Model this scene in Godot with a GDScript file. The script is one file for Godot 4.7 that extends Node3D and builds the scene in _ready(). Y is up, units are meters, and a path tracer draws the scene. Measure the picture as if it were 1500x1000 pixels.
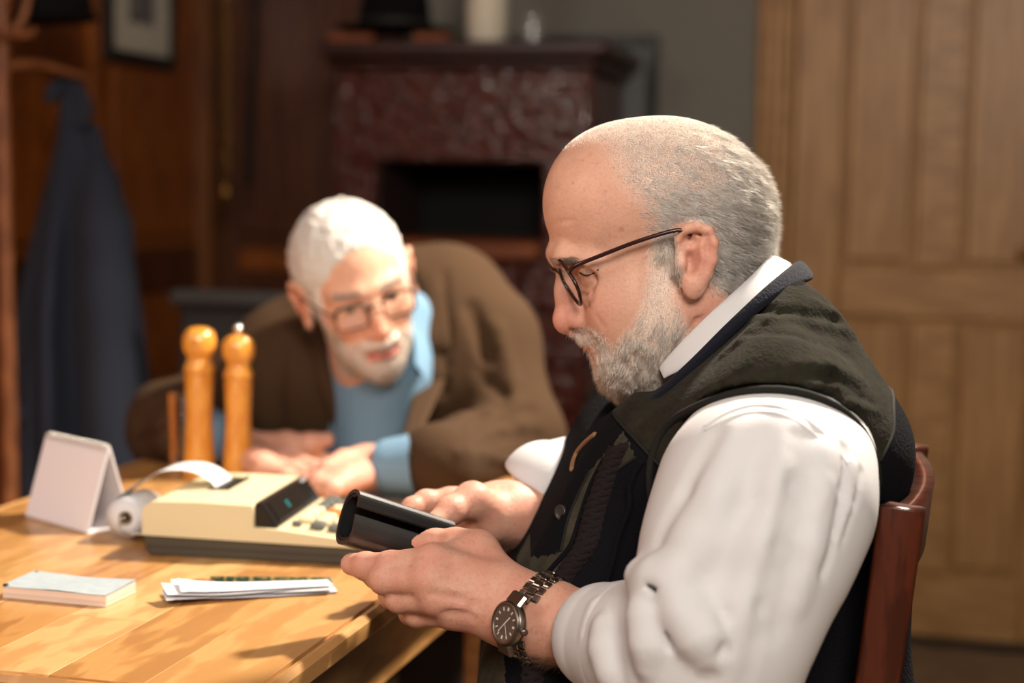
extends Node3D
# A wood-panelled room at night: two men at a table, one reads a black wallet, the other leans over his folded hands.

const FOCAL := 2400.0
const EYE := Vector3(0, 1.15, 0)
const TABLE_Y := 0.75
var lens_basis := Basis(Vector3.RIGHT, -atan(228.0 / FOCAL)) * Basis(Vector3.BACK, deg_to_rad(1.0))
# the room and the table stand turned by 14.5 degrees: away() runs to the back wall, side() to the right wall
var AWAY := Vector3(0.2504, 0, -0.9681)
var SIDE := Vector3(0.9681, 0, 0.2504)
var room_turn := Basis(Vector3(0.9681, 0, 0.2504), Vector3.UP, Vector3(-0.2504, 0, 0.9681))
var rng := RandomNumberGenerator.new()
var M := {}


const KEY_FROM := Vector3(0.88, 2.32, -2.30)
const KEY_TO := Vector3(-0.10, 0.90, -1.65)
const FILL_FROM := Vector3(-1.45, 1.85, -0.70)
const FILL_TO := Vector3(0.05, 0.95, -1.55)
const FILL_SIZE := 0.55
const FRONT_FROM := Vector3(0.25, 2.36, 0.75)
const FRONT_TO := Vector3(-0.10, 1.0, -2.2)
const FRONT_SIZE := 0.9


func _ready() -> void:
	# camera: a 58 mm lens held at a seated man's eye level, wide open, focused on the reading man
	var cam := Camera3D.new()
	cam.name = "camera"
	add_child(cam)
	var lens := CameraAttributesPhysical.new()
	lens.frustum_focal_length = 12.0 / (500.0 / FOCAL)
	lens.frustum_focus_distance = 1.39
	lens.exposure_aperture = 2.9
	lens.frustum_near = 0.05
	lens.frustum_far = 50.0
	lens.exposure_multiplier = 1.0
	cam.attributes = lens
	cam.fov = rad_to_deg(2 * atan(500.0 / FOCAL))
	cam.transform = Transform3D(lens_basis, EYE)
	var env := Environment.new()
	env.background_mode = Environment.BG_COLOR
	env.background_color = Color.BLACK
	env.tonemap_mode = Environment.TONE_MAPPER_LINEAR
	env.tonemap_exposure = 0.84
	env.sdfgi_enabled = true
	env.ssao_enabled = true
	env.ssil_enabled = true
	var we := WorldEnvironment.new()
	we.name = "environment"
	we.environment = env
	add_child(we)
	# key: a warm spot from the upper right, beyond the man; soft lamps at the camera's left and behind it
	var key := SpotLight3D.new()
	key.name = "key_light"
	add_child(key)
	aim(key, KEY_FROM, KEY_TO)
	key.light_color = Color(1.0, 0.945, 0.87)
	key.light_energy = 15.0
	key.light_size = 0.07
	key.spot_angle = 52.0
	key.spot_angle_attenuation = 0.6
	key.spot_range = 12.0
	key.spot_attenuation = 2.0
	key.shadow_enabled = true
	var fill := AreaLight3D.new()
	fill.name = "fill_light"
	add_child(fill)
	aim(fill, FILL_FROM, FILL_TO)
	fill.area_size = Vector2(FILL_SIZE, FILL_SIZE)
	fill.light_color = Color(1.0, 0.96, 0.92)
	fill.light_energy = 1.1
	fill.area_range = 12.0
	fill.area_attenuation = 2.0
	fill.shadow_enabled = true
	var front := AreaLight3D.new()
	front.name = "front_light"
	add_child(front)
	aim(front, FRONT_FROM, FRONT_TO)
	front.area_size = Vector2(FRONT_SIZE, FRONT_SIZE)
	front.light_color = Color(1.0, 0.955, 0.905)
	front.light_energy = 10.5
	front.area_range = 12.0
	front.area_attenuation = 2.0
	front.shadow_enabled = true
	rng.seed = 4
	materials()
	materials_room()
	build_room()
	build_stove()
	build_left_corner()
	build_table()
	build_chair()
	build_reader()
	build_listener()
	build_wallet()
	build_watch()
	build_calculator()
	build_mills()
	build_calendar()
	build_stationery()
	build_lamps()


func ray(px: float, py: float) -> Vector3:
	return lens_basis * Vector3((px - 750.0) / FOCAL, (500.0 - py) / FOCAL, -1.0)


func at(px: float, py: float, depth: float) -> Vector3:
	var r := ray(px, py)
	return EYE + r * (depth / -r.z)


func on_level(px: float, py: float, y: float) -> Vector3:
	var r := ray(px, py)
	return EYE + r * ((y - EYE.y) / r.y)


func room(v: float, y: float, u: float) -> Vector3:
	return SIDE * v + AWAY * u + Vector3(0, y, 0)


# ---------------------------------------------------------------- nodes
func tag(o: Node3D, label: String, category: String, group := "", kind := "") -> Node3D:
	if label:
		o.set_meta("label", label)
	if category:
		o.set_meta("category", category)
	if group:
		o.set_meta("group", group)
	if kind:
		o.set_meta("kind", kind)
	return o


func thing(called: String, where: Vector3, turn: Basis, label: String, category: String, group := "") -> Node3D:
	var o := Node3D.new()
	o.name = called
	add_child(o, true)
	o.transform = Transform3D(turn, where)
	return tag(o, label, category, group)


func part(called: String, mesh: Mesh, mat: Material, parent: Node, where := Vector3.ZERO, turn := Basis()) -> MeshInstance3D:
	var o := MeshInstance3D.new()
	o.name = called
	o.mesh = mesh
	o.material_override = mat
	parent.add_child(o, true)
	o.transform = Transform3D(turn, where)
	return o


func structure(called: String, mesh: Mesh, mat: Material, where := Vector3.ZERO, turn := Basis()) -> MeshInstance3D:
	var o := part(called, mesh, mat, self, where, turn)
	o.set_meta("kind", "structure")
	return o


# ---------------------------------------------------------------- mesh helpers
func array_mesh(v: PackedVector3Array, n: PackedVector3Array, uv: PackedVector2Array, c: PackedColorArray, idx: PackedInt32Array) -> ArrayMesh:
	var a := []
	a.resize(Mesh.ARRAY_MAX)
	a[Mesh.ARRAY_VERTEX] = v
	if n.size():
		a[Mesh.ARRAY_NORMAL] = n
	if uv.size():
		a[Mesh.ARRAY_TEX_UV] = uv
	if c.size():
		a[Mesh.ARRAY_COLOR] = c
	a[Mesh.ARRAY_INDEX] = idx
	var m := ArrayMesh.new()
	m.add_surface_from_arrays(Mesh.PRIMITIVE_TRIANGLES, a)
	return m


func smooth_normals(v: PackedVector3Array, idx: PackedInt32Array) -> PackedVector3Array:
	var n := PackedVector3Array()
	n.resize(v.size())
	for i in range(0, idx.size(), 3):
		var a := v[idx[i]]
		var f := (v[idx[i + 2]] - a).cross(v[idx[i + 1]] - a)
		n[idx[i]] += f
		n[idx[i + 1]] += f
		n[idx[i + 2]] += f
	for i in n.size():
		n[i] = n[i].normalized()
	return n


# a surface f(u, v) with u, v in 0..1; wrapped round in u when closed; both faces are seen
func sheet(nu: int, nv: int, f: Callable, closed := false, flip := false, color = null) -> ArrayMesh:
	var v := PackedVector3Array()
	var uv := PackedVector2Array()
	var c := PackedColorArray()
	for j in nv + 1:
		for i in nu + 1:
			var p: Vector3 = f.call(float(i) / nu, float(j) / nv)
			v.append(p)
			uv.append(Vector2(float(i) / nu, float(j) / nv))
			if color != null:
				c.append(color.call(p))
	var idx := PackedInt32Array()
	for j in nv:
		for i in nu:
			var a := j * (nu + 1) + i
			var q := [a, a + 1, a + nu + 2, a + nu + 1]
			if flip:
				q.reverse()
			idx.append_array([q[0], q[1], q[2], q[0], q[2], q[3]])
	var n := smooth_normals(v, idx)
	if closed:
		for j in nv + 1:
			var s := (n[j * (nu + 1)] + n[j * (nu + 1) + nu]).normalized()
			n[j * (nu + 1)] = s
			n[j * (nu + 1) + nu] = s
	return array_mesh(v, n, uv, c, idx)


# convex solid as flat faces: a box with chamfered edges
func box(size: Vector3, bevel := 0.002) -> ArrayMesh:
	var h := size / 2
	var b: float = min(bevel, h.x * 0.9, min(h.y, h.z) * 0.9)
	var pts := []
	for sx in [-1, 1]:
		for sy in [-1, 1]:
			for sz in [-1, 1]:
				pts.append([Vector3(sx * h.x, sy * (h.y - b), sz * (h.z - b)), Vector3(sx * (h.x - b), sy * h.y, sz * (h.z - b)), Vector3(sx * (h.x - b), sy * (h.y - b), sz * h.z)])
	var faces := []
	for s in [0, 1]:
		var k: int = s * 4
		faces.append([pts[k][0], pts[k + 1][0], pts[k + 3][0], pts[k + 2][0]])
		k = s * 2
		faces.append([pts[k][1], pts[k + 1][1], pts[k + 5][1], pts[k + 4][1]])
		k = s
		faces.append([pts[k][2], pts[k + 2][2], pts[k + 6][2], pts[k + 4][2]])
	for e in [[0, 1, 0, 1], [2, 3, 0, 1], [4, 5, 0, 1], [6, 7, 0, 1], [0, 2, 0, 2], [1, 3, 0, 2], [4, 6, 0, 2], [5, 7, 0, 2], [0, 4, 1, 2], [1, 5, 1, 2], [2, 6, 1, 2], [3, 7, 1, 2]]:
		faces.append([pts[e[0]][e[2]], pts[e[1]][e[2]], pts[e[1]][e[3]], pts[e[0]][e[3]]])
	for p in pts:
		faces.append(p)
	return solid(faces)


# flat faces, each turned outwards from the centre of all points
func solid(faces: Array, centre = null) -> ArrayMesh:
	var mid := Vector3.ZERO
	var count := 0
	for f in faces:
		for p in f:
			mid += p
			count += 1
	mid = mid / count if centre == null else centre
	var v := PackedVector3Array()
	var n := PackedVector3Array()
	var idx := PackedInt32Array()
	for f in faces:
		var normal: Vector3 = (f[2] - f[0]).cross(f[1] - f[0]).normalized()
		var c := Vector3.ZERO
		for p in f:
			c += p / f.size()
		var out := normal.dot(c - mid) > 0
		var base := v.size()
		for p in f:
			v.append(p)
			n.append(normal if out else -normal)
		for i in range(1, f.size() - 1):
			idx.append_array([base, base + i, base + i + 1] if out else [base, base + i + 1, base + i])
	return array_mesh(v, n, PackedVector2Array(), PackedColorArray(), idx)


# a flat outline in x, y pulled along z by depth, edges chamfered
func slab(outline: PackedVector2Array, depth: float, bevel := 0.002) -> ArrayMesh:
	var o := outline
	if Geometry2D.is_polygon_clockwise(o):
		o = o.duplicate()
		o.reverse()
	var inner := o
	if bevel > 0:
		var r := Geometry2D.offset_polygon(o, -bevel, Geometry2D.JOIN_MITER)
		if r.size() and r[0].size() == o.size():
			inner = r[0]
			var best := 0
			for i in inner.size():
				if inner[i].distance_to(o[0]) < inner[best].distance_to(o[0]):
					best = i
			inner = inner.slice(best) + inner.slice(0, best)
			if Geometry2D.is_polygon_clockwise(inner) != Geometry2D.is_polygon_clockwise(o):
				inner.reverse()
		else:
			bevel = 0.0
	var v := PackedVector3Array()
	var n := PackedVector3Array()
	var idx := PackedInt32Array()
	var tri := Geometry2D.triangulate_polygon(inner)
	for s in [1, -1]:
		var base := v.size()
		for p in inner:
			v.append(Vector3(p.x, p.y, s * depth / 2))
			n.append(Vector3(0, 0, s))
		for i in range(0, tri.size(), 3):
			var a := inner[tri[i]]
			var w: float = (inner[tri[i + 1]] - a).cross(inner[tri[i + 2]] - a) * s
			idx.append_array([base + tri[i], base + tri[i + 2], base + tri[i + 1]] if w > 0 else [base + tri[i], base + tri[i + 1], base + tri[i + 2]])
	var rings := [[inner, depth / 2], [o, depth / 2 - bevel], [o, -depth / 2 + bevel], [inner, -depth / 2]]
	for k in 3:
		if bevel <= 0 and k != 1:
			continue
		for i in o.size():
			var j := (i + 1) % o.size()
			var p := [Vector3(rings[k][0][i].x, rings[k][0][i].y, rings[k][1]), Vector3(rings[k][0][j].x, rings[k][0][j].y, rings[k][1]), Vector3(rings[k + 1][0][j].x, rings[k + 1][0][j].y, rings[k + 1][1]), Vector3(rings[k + 1][0][i].x, rings[k + 1][0][i].y, rings[k + 1][1])]
			var nn: Vector3 = (p[1] - p[0]).cross(p[2] - p[0]).normalized()
			var away := Vector3(o[j].y - o[i].y, o[i].x - o[j].x, 0)
			var base := v.size()
			var good := nn.dot(away) > 0
			for q in p:
				v.append(q)
				n.append(nn if good else -nn)
			idx.append_array([base, base + 2, base + 1, base, base + 3, base + 2] if good else [base, base + 1, base + 2, base, base + 2, base + 3])
	return array_mesh(v, n, PackedVector2Array(), PackedColorArray(), idx)


# points [radius, height] turned round the y axis
func lathe(profile: Array, sides := 32) -> ArrayMesh:
	return sheet(sides, profile.size() - 1, func(u, v):
		var p: Array = profile[int(round(v * (profile.size() - 1)))]
		return Vector3(cos(u * TAU) * p[0], p[1], sin(u * TAU) * p[0]), true, true)


# the same with finer steps: a Catmull-Rom curve through the profile
func turned(profile: Array, sides := 32, steps := 5) -> ArrayMesh:
	return lathe(curve2(profile, steps), sides)


func curve2(p: Array, steps: int) -> Array:
	var out := []
	for i in p.size() - 1:
		var a: Array = p[max(i - 1, 0)]
		var d: Array = p[min(i + 2, p.size() - 1)]
		for s in steps:
			var t := float(s) / steps
			out.append([max(0.0, cubic_interpolate(p[i][0], p[i + 1][0], a[0], d[0], t)), cubic_interpolate(p[i][1], p[i + 1][1], a[1], d[1], t)])
	out.append(p[-1])
	return out


func curve3(p: Array, steps: int) -> Array:
	var out := []
	for i in p.size() - 1:
		var a: Vector3 = p[max(i - 1, 0)]
		var d: Vector3 = p[min(i + 2, p.size() - 1)]
		for s in steps:
			out.append((p[i] as Vector3).cubic_interpolate(p[i + 1], a, d, float(s) / steps))
	out.append(p[-1])
	return out


# a tube along points; radius a number or one for each point; squash flattens it across `flat`
func tube(p: Array, radius, sides := 10, ends := true, closed := false) -> ArrayMesh:
	var v := PackedVector3Array()
	var idx := PackedInt32Array()
	var side := Vector3.ZERO
	var count := p.size()
	for i in count:
		var t: Vector3 = (p[(i + 1) % count] - p[(i - 1 + count) % count] if closed else p[min(i + 1, count - 1)] - p[max(i - 1, 0)]).normalized()
		if i == 0:
			side = t.cross(Vector3.UP if absf(t.y) < 0.9 else Vector3.RIGHT).normalized()
		side = (side - t * side.dot(t)).normalized()
		var other := t.cross(side)
		var r: float = radius[i] if radius is Array else radius
		for s in sides:
			var an := TAU * s / sides
			v.append(p[i] + (side * cos(an) + other * sin(an)) * r)
	for i in count if closed else count - 1:
		for s in sides:
			var a := i * sides + s
			var b := i * sides + (s + 1) % sides
			var c := ((i + 1) % count) * sides + (s + 1) % sides
			var d := ((i + 1) % count) * sides + s
			idx.append_array([a, b, c, a, c, d])
	if ends and not closed:
		for e in [0, count - 1]:
			var base := v.size()
			v.append(p[e])
			for s in sides:
				var a: int = e * sides + s
				var b: int = e * sides + (s + 1) % sides
				idx.append_array([base, b, a] if e == 0 else [base, a, b])
	return array_mesh(v, smooth_normals(v, idx), PackedVector2Array(), PackedColorArray(), idx)


func join(meshes: Array) -> ArrayMesh:
	var st := SurfaceTool.new()
	st.begin(Mesh.PRIMITIVE_TRIANGLES)
	for m in meshes:
		st.append_from(m[0] if m is Array else m, 0, m[1] if m is Array else Transform3D())
	return st.commit()


# ---------------------------------------------------------------- soft solids: joined distances, meshed as surface nets
class Prim:
	var kind := 0
	var op := 0
	var a: Vector3
	var ab: Vector3
	var inv_len2 := 0.0
	var ra := 0.0
	var rb := 0.0
	var k := 0.01
	var inv: Transform3D
	var r: Vector3
	var r2: Vector3

	func twin() -> Prim:
		var q := Prim.new()
		q.kind = kind
		q.op = op
		q.a = a
		q.ab = ab
		q.inv_len2 = inv_len2
		q.ra = ra
		q.rb = rb
		q.k = k
		q.inv = inv
		q.r = r
		q.r2 = r2
		return q

	func dist(p: Vector3) -> float:
		if kind == 0:
			var q := p - a
			var t := clampf(q.dot(ab) * inv_len2, 0.0, 1.0)
			return (q - ab * t).length() - ra - (rb - ra) * t
		var l := inv * p
		if kind == 1:
			var k0 := (l / r).length()
			var k1 := (l / r2).length()
			return k0 * (k0 - 1.0) / maxf(k1, 1e-6)
		var d := l.abs() - r
		return d.max(Vector3.ZERO).length() + minf(maxf(d.x, maxf(d.y, d.z)), 0.0) - ra


class Blob:
	var prims: Array[Prim] = []
	var shift = null

	func cone(a: Vector3, ra: float, b: Vector3, rb: float, k := 0.01, op := 0) -> Prim:
		var q := Prim.new()
		q.a = a
		q.ab = b - a
		q.inv_len2 = 1.0 / maxf(q.ab.length_squared(), 1e-9)
		q.ra = ra
		q.rb = rb
		q.k = k
		q.op = op
		prims.append(q)
		return q

	func ball(c: Vector3, r: Vector3, k := 0.01, op := 0, turn := Basis()) -> Prim:
		var q := Prim.new()
		q.kind = 1
		q.inv = Transform3D(turn, c).affine_inverse()
		q.r = r
		q.r2 = r * r
		q.k = k
		q.op = op
		prims.append(q)
		return q

	func brick(c: Vector3, half: Vector3, round := 0.005, k := 0.005, op := 0, turn := Basis()) -> Prim:
		var q := Prim.new()
		q.kind = 2
		q.inv = Transform3D(turn, c).affine_inverse()
		q.r = half - Vector3.ONE * round
		q.ra = round
		q.k = k
		q.op = op
		prims.append(q)
		return q

	func chain(pts: Array, radii: Array, k := 0.01, op := 0) -> void:
		for i in pts.size() - 1:
			cone(pts[i], radii[i], pts[i + 1], radii[i + 1], k, op)

	func eval(list: Array[Prim], p: Vector3) -> float:
		var d := 10.0
		for q in list:
			var e: float
			if q.kind == 0:
				var w := p - q.a
				var t := clampf(w.dot(q.ab) * q.inv_len2, 0.0, 1.0)
				e = (w - q.ab * t).length() - q.ra - (q.rb - q.ra) * t
			else:
				e = q.dist(p)
			if q.op == 0:
				var h := q.k - absf(d - e)
				d = minf(d, e)
				if h > 0.0:
					d -= h * h * 0.25 / q.k
			elif q.op == 1:
				var h := q.k - absf(d + e)
				d = maxf(d, -e)
				if h > 0.0:
					d += h * h * 0.25 / q.k
			else:  # a crease
				if e < q.r.x:
					var s := 1.0 - clampf(e / q.r.x, 0.0, 1.0)
					d += q.k * s * s * (3.0 - 2.0 * s)
		if shift != null:
			d += shift.call(p)
		return d

	# a crease: where the distance to the capsule a-b (radius 0) is below width, the surface moves inwards by depth (outwards if negative)
	func crease(pts: Array, width: float, depth: float) -> void:
		for i in pts.size() - 1:
			cone(pts[i], 0.0, pts[i + 1], 0.0, depth, 2).r = Vector3(width, 0, 0)


class Net:
	var v := PackedVector3Array()
	var n := PackedVector3Array()
	var idx := PackedInt32Array()

	func add(o: Net) -> void:
		var base := v.size()
		v.append_array(o.v)
		n.append_array(o.n)
		for i in o.idx:
			idx.append(i + base)


func net(blob: Blob, lo: Vector3, hi: Vector3, h: float) -> Net:
	const B := 8
	var step := B * h
	var size := ((hi - lo) / step).ceil()
	var nx := int(size.x)
	var ny := int(size.y)
	var nz := int(size.z)
	var hd := step * 0.8661
	var jobs := []
	var plain: Array[Prim] = []
	var reach := 0.0
	for q in blob.prims:
		if q.op < 2:
			plain.append(q)
		else:
			reach = maxf(reach, absf(q.k))
	for z in nz:
		for y in ny:
			for x in nx:
				var c := lo + Vector3(x + 0.5, y + 0.5, z + 0.5) * step
				var d := blob.eval(plain, c)
				if absf(d) < hd * 1.5 + h + reach:
					jobs.append([x, y, z, c, d])
	var results := []
	results.resize(jobs.size())
	var gx := nx * B + 2
	var gy := ny * B + 2
	var work := func(i: int) -> void:
		results[i] = _block(blob, jobs[i], lo, h, gx, gy, hd)
	var id := WorkerThreadPool.add_group_task(work, jobs.size(), -1, true)
	WorkerThreadPool.wait_for_group_task_completion(id)
	var out := Net.new()
	var cells := {}
	for r in results:
		if r == null:
			continue
		var keys: PackedInt64Array = r[0]
		var pts: PackedVector3Array = r[1]
		for i in keys.size():
			cells[keys[i]] = out.v.size()
			out.v.append(pts[i])
	var stride := [1, gx, gx * gy]
	for r in results:
		if r == null:
			continue
		var edges: PackedInt64Array = r[2]
		for e in edges:
			var flip := e & 1
			var axis := (e >> 1) & 3
			var key := e >> 3
			var s1: int = stride[(axis + 1) % 3]
			var s2: int = stride[(axis + 2) % 3]
			var a: int = cells.get(key, -1)
			var b: int = cells.get(key - s1, -1)
			var c: int = cells.get(key - s1 - s2, -1)
			var d: int = cells.get(key - s2, -1)
			if a < 0 or b < 0 or c < 0 or d < 0:
				var left := [a, b, c, d].filter(func(q): return q >= 0)
				if left.size() == 3:
					out.idx.append_array([left[0], left[1], left[2]] if flip else [left[0], left[2], left[1]])
				continue
			if flip:
				out.idx.append_array([a, b, c, a, c, d])
			else:
				out.idx.append_array([a, c, b, a, d, c])
	out.n = smooth_normals(out.v, out.idx)
	return out


func _block(all: Blob, job: Array, lo: Vector3, h: float, gx: int, gy: int, hd: float) -> Variant:
	const B := 8
	const S := 9
	var near: Array[Prim] = []
	var blob := Blob.new()
	blob.shift = all.shift
	var c: Vector3 = job[3]
	var d0: float = job[4]
	for q in all.prims:
		var e := q.dist(c)
		if q.op == 0:
			if e < maxf(d0, 0.0) * 1.5 + 2.8 * hd + q.k:
				near.append(q.twin())
		elif q.op == 1:
			if e < 2.4 * hd + q.k:
				near.append(q.twin())
		elif e < 1.3 * hd + q.r.x:
			near.append(q.twin())
	var x0: int = job[0] * B
	var y0: int = job[1] * B
	var z0: int = job[2] * B
	# a coarse look first: most of a block lies far from the surface
	var rough := PackedFloat32Array()
	rough.resize(125)
	var least := 1.0
	var i := 0
	for z in 5:
		for y in 5:
			for x in 5:
				var d := blob.eval(near, lo + Vector3(x0 + 2 * x, y0 + 2 * y, z0 + 2 * z) * h)
				rough[i] = d
				least = minf(least, absf(d))
				i += 1
	if least > 2.6 * h:
		return null
	var val := PackedFloat32Array()
	val.resize(S * S * S)
	var sg := PackedByteArray()
	sg.resize(S * S * S)
	var total := 0
	var far := 3.8 * h
	i = 0
	for z in S:
		for y in S:
			var p := lo + Vector3(x0, y0 + y, z0 + z) * h
			var row := ((z >> 1) * 5 + (y >> 1)) * 5
			var odd := (z | y) & 1
			for x in S:
				var d := rough[row + (x >> 1)]
				if (odd | x) & 1 and d < far and d > -far:
					d = blob.eval(near, p)
				val[i] = d
				if d < 0.0:
					sg[i] = 1
					total += 1
				p.x += h
				i += 1
	if total == 0 or total == S * S * S:
		return null
	var keys := PackedInt64Array()
	var pts := PackedVector3Array()
	var edges := PackedInt64Array()
	for z in B:
		for y in B:
			i = (z * S + y) * S
			for x in B:
				var k := i + x
				var s := sg[k] + sg[k + 1] + sg[k + S] + sg[k + S + 1] + sg[k + S * S] + sg[k + S * S + 1] + sg[k + S * S + S] + sg[k + S * S + S + 1]
				if s == 0 or s == 8:
					continue
				var key := ((z0 + z + 1) * gy + y0 + y + 1) * gx + x0 + x + 1
				var sum := Vector3.ZERO
				var cnt := 0
				for e in EDGES:
					var ka: int = k + e[0]
					var kb: int = k + e[1]
					if sg[ka] != sg[kb]:
						var t := val[ka] / (val[ka] - val[kb])
						sum += e[2] + e[3] * t
						cnt += 1
				keys.append(key)
				pts.append(lo + (Vector3(x0 + x, y0 + y, z0 + z) + sum / cnt) * h)
				if sg[k] != sg[k + 1]:
					edges.append(key << 3 | sg[k])
				if sg[k] != sg[k + S]:
					edges.append(key << 3 | 2 | sg[k])
				if sg[k] != sg[k + S * S]:
					edges.append(key << 3 | 4 | sg[k])
	return [keys, pts, edges]


var EDGES := _edges()


func _edges() -> Array:
	var out := []
	var off := [Vector3(1, 0, 0), Vector3(0, 1, 0), Vector3(0, 0, 1)]
	var st := [1, 9, 81]
	for a in 3:
		var b := (a + 1) % 3
		var c := (a + 2) % 3
		for i in 2:
			for j in 2:
				var s: int = st[b] * i + st[c] * j
				out.append([s, s + st[a], off[b] * i + off[c] * j, off[a]])
	return out


func paint(nt: Net, color = null) -> ArrayMesh:
	var c := PackedColorArray()
	if color != null:
		c.resize(nt.v.size())
		for i in nt.v.size():
			c[i] = color.call(nt.v[i], nt.n[i])
	return array_mesh(nt.v, nt.n, PackedVector2Array(), c, nt.idx)


# hairs: thin three-sided spikes on the triangles of a net. mask(p, n) gives hairs per square centimetre; flow(p, n) the lie; look(p) -> [length, colour]
func hairs(nt: Net, mask: Callable, flow: Callable, look: Callable, thick: float, curl := 0.25) -> ArrayMesh:
	var v := PackedVector3Array()
	var nn := PackedVector3Array()
	var col := PackedColorArray()
	var idx := PackedInt32Array()
	for i in range(0, nt.idx.size(), 3):
		var a := nt.v[nt.idx[i]]
		var b := nt.v[nt.idx[i + 1]]
		var c := nt.v[nt.idx[i + 2]]
		var mid := (a + b + c) / 3
		var normal := nt.n[nt.idx[i]]
		var dens: float = mask.call(mid, normal)
		if dens <= 0.0:
			continue
		var want: float = (b - a).cross(c - a).length() * 0.5 * 1e4 * dens
		var cnt := int(want + rng.randf())
		for s in cnt:
			var u := rng.randf()
			var w := rng.randf()
			if u + w > 1.0:
				u = 1.0 - u
				w = 1.0 - w
			var p := a + (b - a) * u + (c - a) * w
			var lk: Array = look.call(p)
			var lie: Vector3 = flow.call(p, normal)
			var rnd := Vector3(rng.randf_range(-1, 1), rng.randf_range(-1, 1), rng.randf_range(-1, 1))
			var d1: Vector3 = (lie + rnd * curl).normalized()
			var d2: Vector3 = (lie + rnd * curl * 0.4 - normal * 0.35 + Vector3(rng.randf_range(-1, 1), rng.randf_range(-1, 1), rng.randf_range(-1, 1)) * curl).normalized()
			var ln: float = lk[0]
			var p1 := p + d1 * ln * 0.55
			var p2 := p1 + d2 * ln * 0.45
			p -= normal * 0.0006
			var x := d1.cross(normal if absf(d1.dot(normal)) < 0.95 else Vector3.RIGHT).normalized() * thick
			var y := d1.cross(x).normalized() * thick
			var base := v.size()
			for q in [[p, 1.0], [p1, 0.8]]:
				for t in 3:
					var o: Vector3 = x * cos(t * TAU / 3) + y * sin(t * TAU / 3)
					v.append(q[0] + o * q[1])
					nn.append(o.normalized())
					col.append(lk[1])
			v.append(p2)
			nn.append(d2)
			col.append(lk[1])
			for t in 3:
				var t2 := (t + 1) % 3
				idx.append_array([base + t, base + 3 + t2, base + t2, base + t, base + 3 + t, base + 3 + t2, base + 3 + t, base + 6, base + 3 + t2])
	return array_mesh(v, nn, PackedVector2Array(), col, idx)


# ---------------------------------------------------------------- materials
func mat(color: Color, rough := 0.6, metal := 0.0, spec := 0.5) -> StandardMaterial3D:
	var m := StandardMaterial3D.new()
	m.albedo_color = color
	m.roughness = rough
	m.metallic = metal
	m.metallic_specular = spec
	return m


func noise_tex(freq: float, octaves: int, ramp: Array, size := 512, seed_ := 1, normal := 0.0, kind := FastNoiseLite.TYPE_SIMPLEX_SMOOTH, warp := 0.0) -> NoiseTexture2D:
	var n := FastNoiseLite.new()
	n.noise_type = kind
	n.seed = seed_
	n.frequency = freq
	n.fractal_octaves = octaves
	if warp > 0:
		n.domain_warp_enabled = true
		n.domain_warp_amplitude = warp
		n.domain_warp_frequency = freq * 0.6
	var t := NoiseTexture2D.new()
	t.width = size
	t.height = size
	t.seamless = true
	t.noise = n
	if normal > 0:
		t.as_normal_map = true
		t.bump_strength = normal
	elif ramp.size():
		var g := Gradient.new()
		g.offsets = PackedFloat32Array(ramp.map(func(r): return r[0]))
		g.colors = PackedColorArray(ramp.map(func(r): return r[1]))
		t.color_ramp = g
	return t


func triplanar(m: StandardMaterial3D, scale: Vector3, world := false) -> StandardMaterial3D:
	m.uv1_triplanar = true
	m.uv1_world_triplanar = world
	m.uv1_scale = scale
	m.uv1_triplanar_sharpness = 4.0
	return m


# ---------------------------------------------------------------- the reading man: head
var near_head := Transform3D()


func near_head_frame() -> void:
	var o := at(950, 370, 1.475)
	var back := (EYE - o).normalized()
	var right := (lens_basis.y).cross(back).normalized()
	near_head = Transform3D(Basis(right, back.cross(right), back) * Basis(Vector3.UP, deg_to_rad(8.0)), o)


# the point of the head at a given distance z (towards the left ear) from its middle plane
func hp(px: float, py: float, z := 0.0) -> Vector3:
	var inv := near_head.affine_inverse()
	var o := inv * EYE
	var d := inv.basis * ray(px, py)
	return o + d * ((z - o.z) / d.z)


const HS := 0.000622


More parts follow.
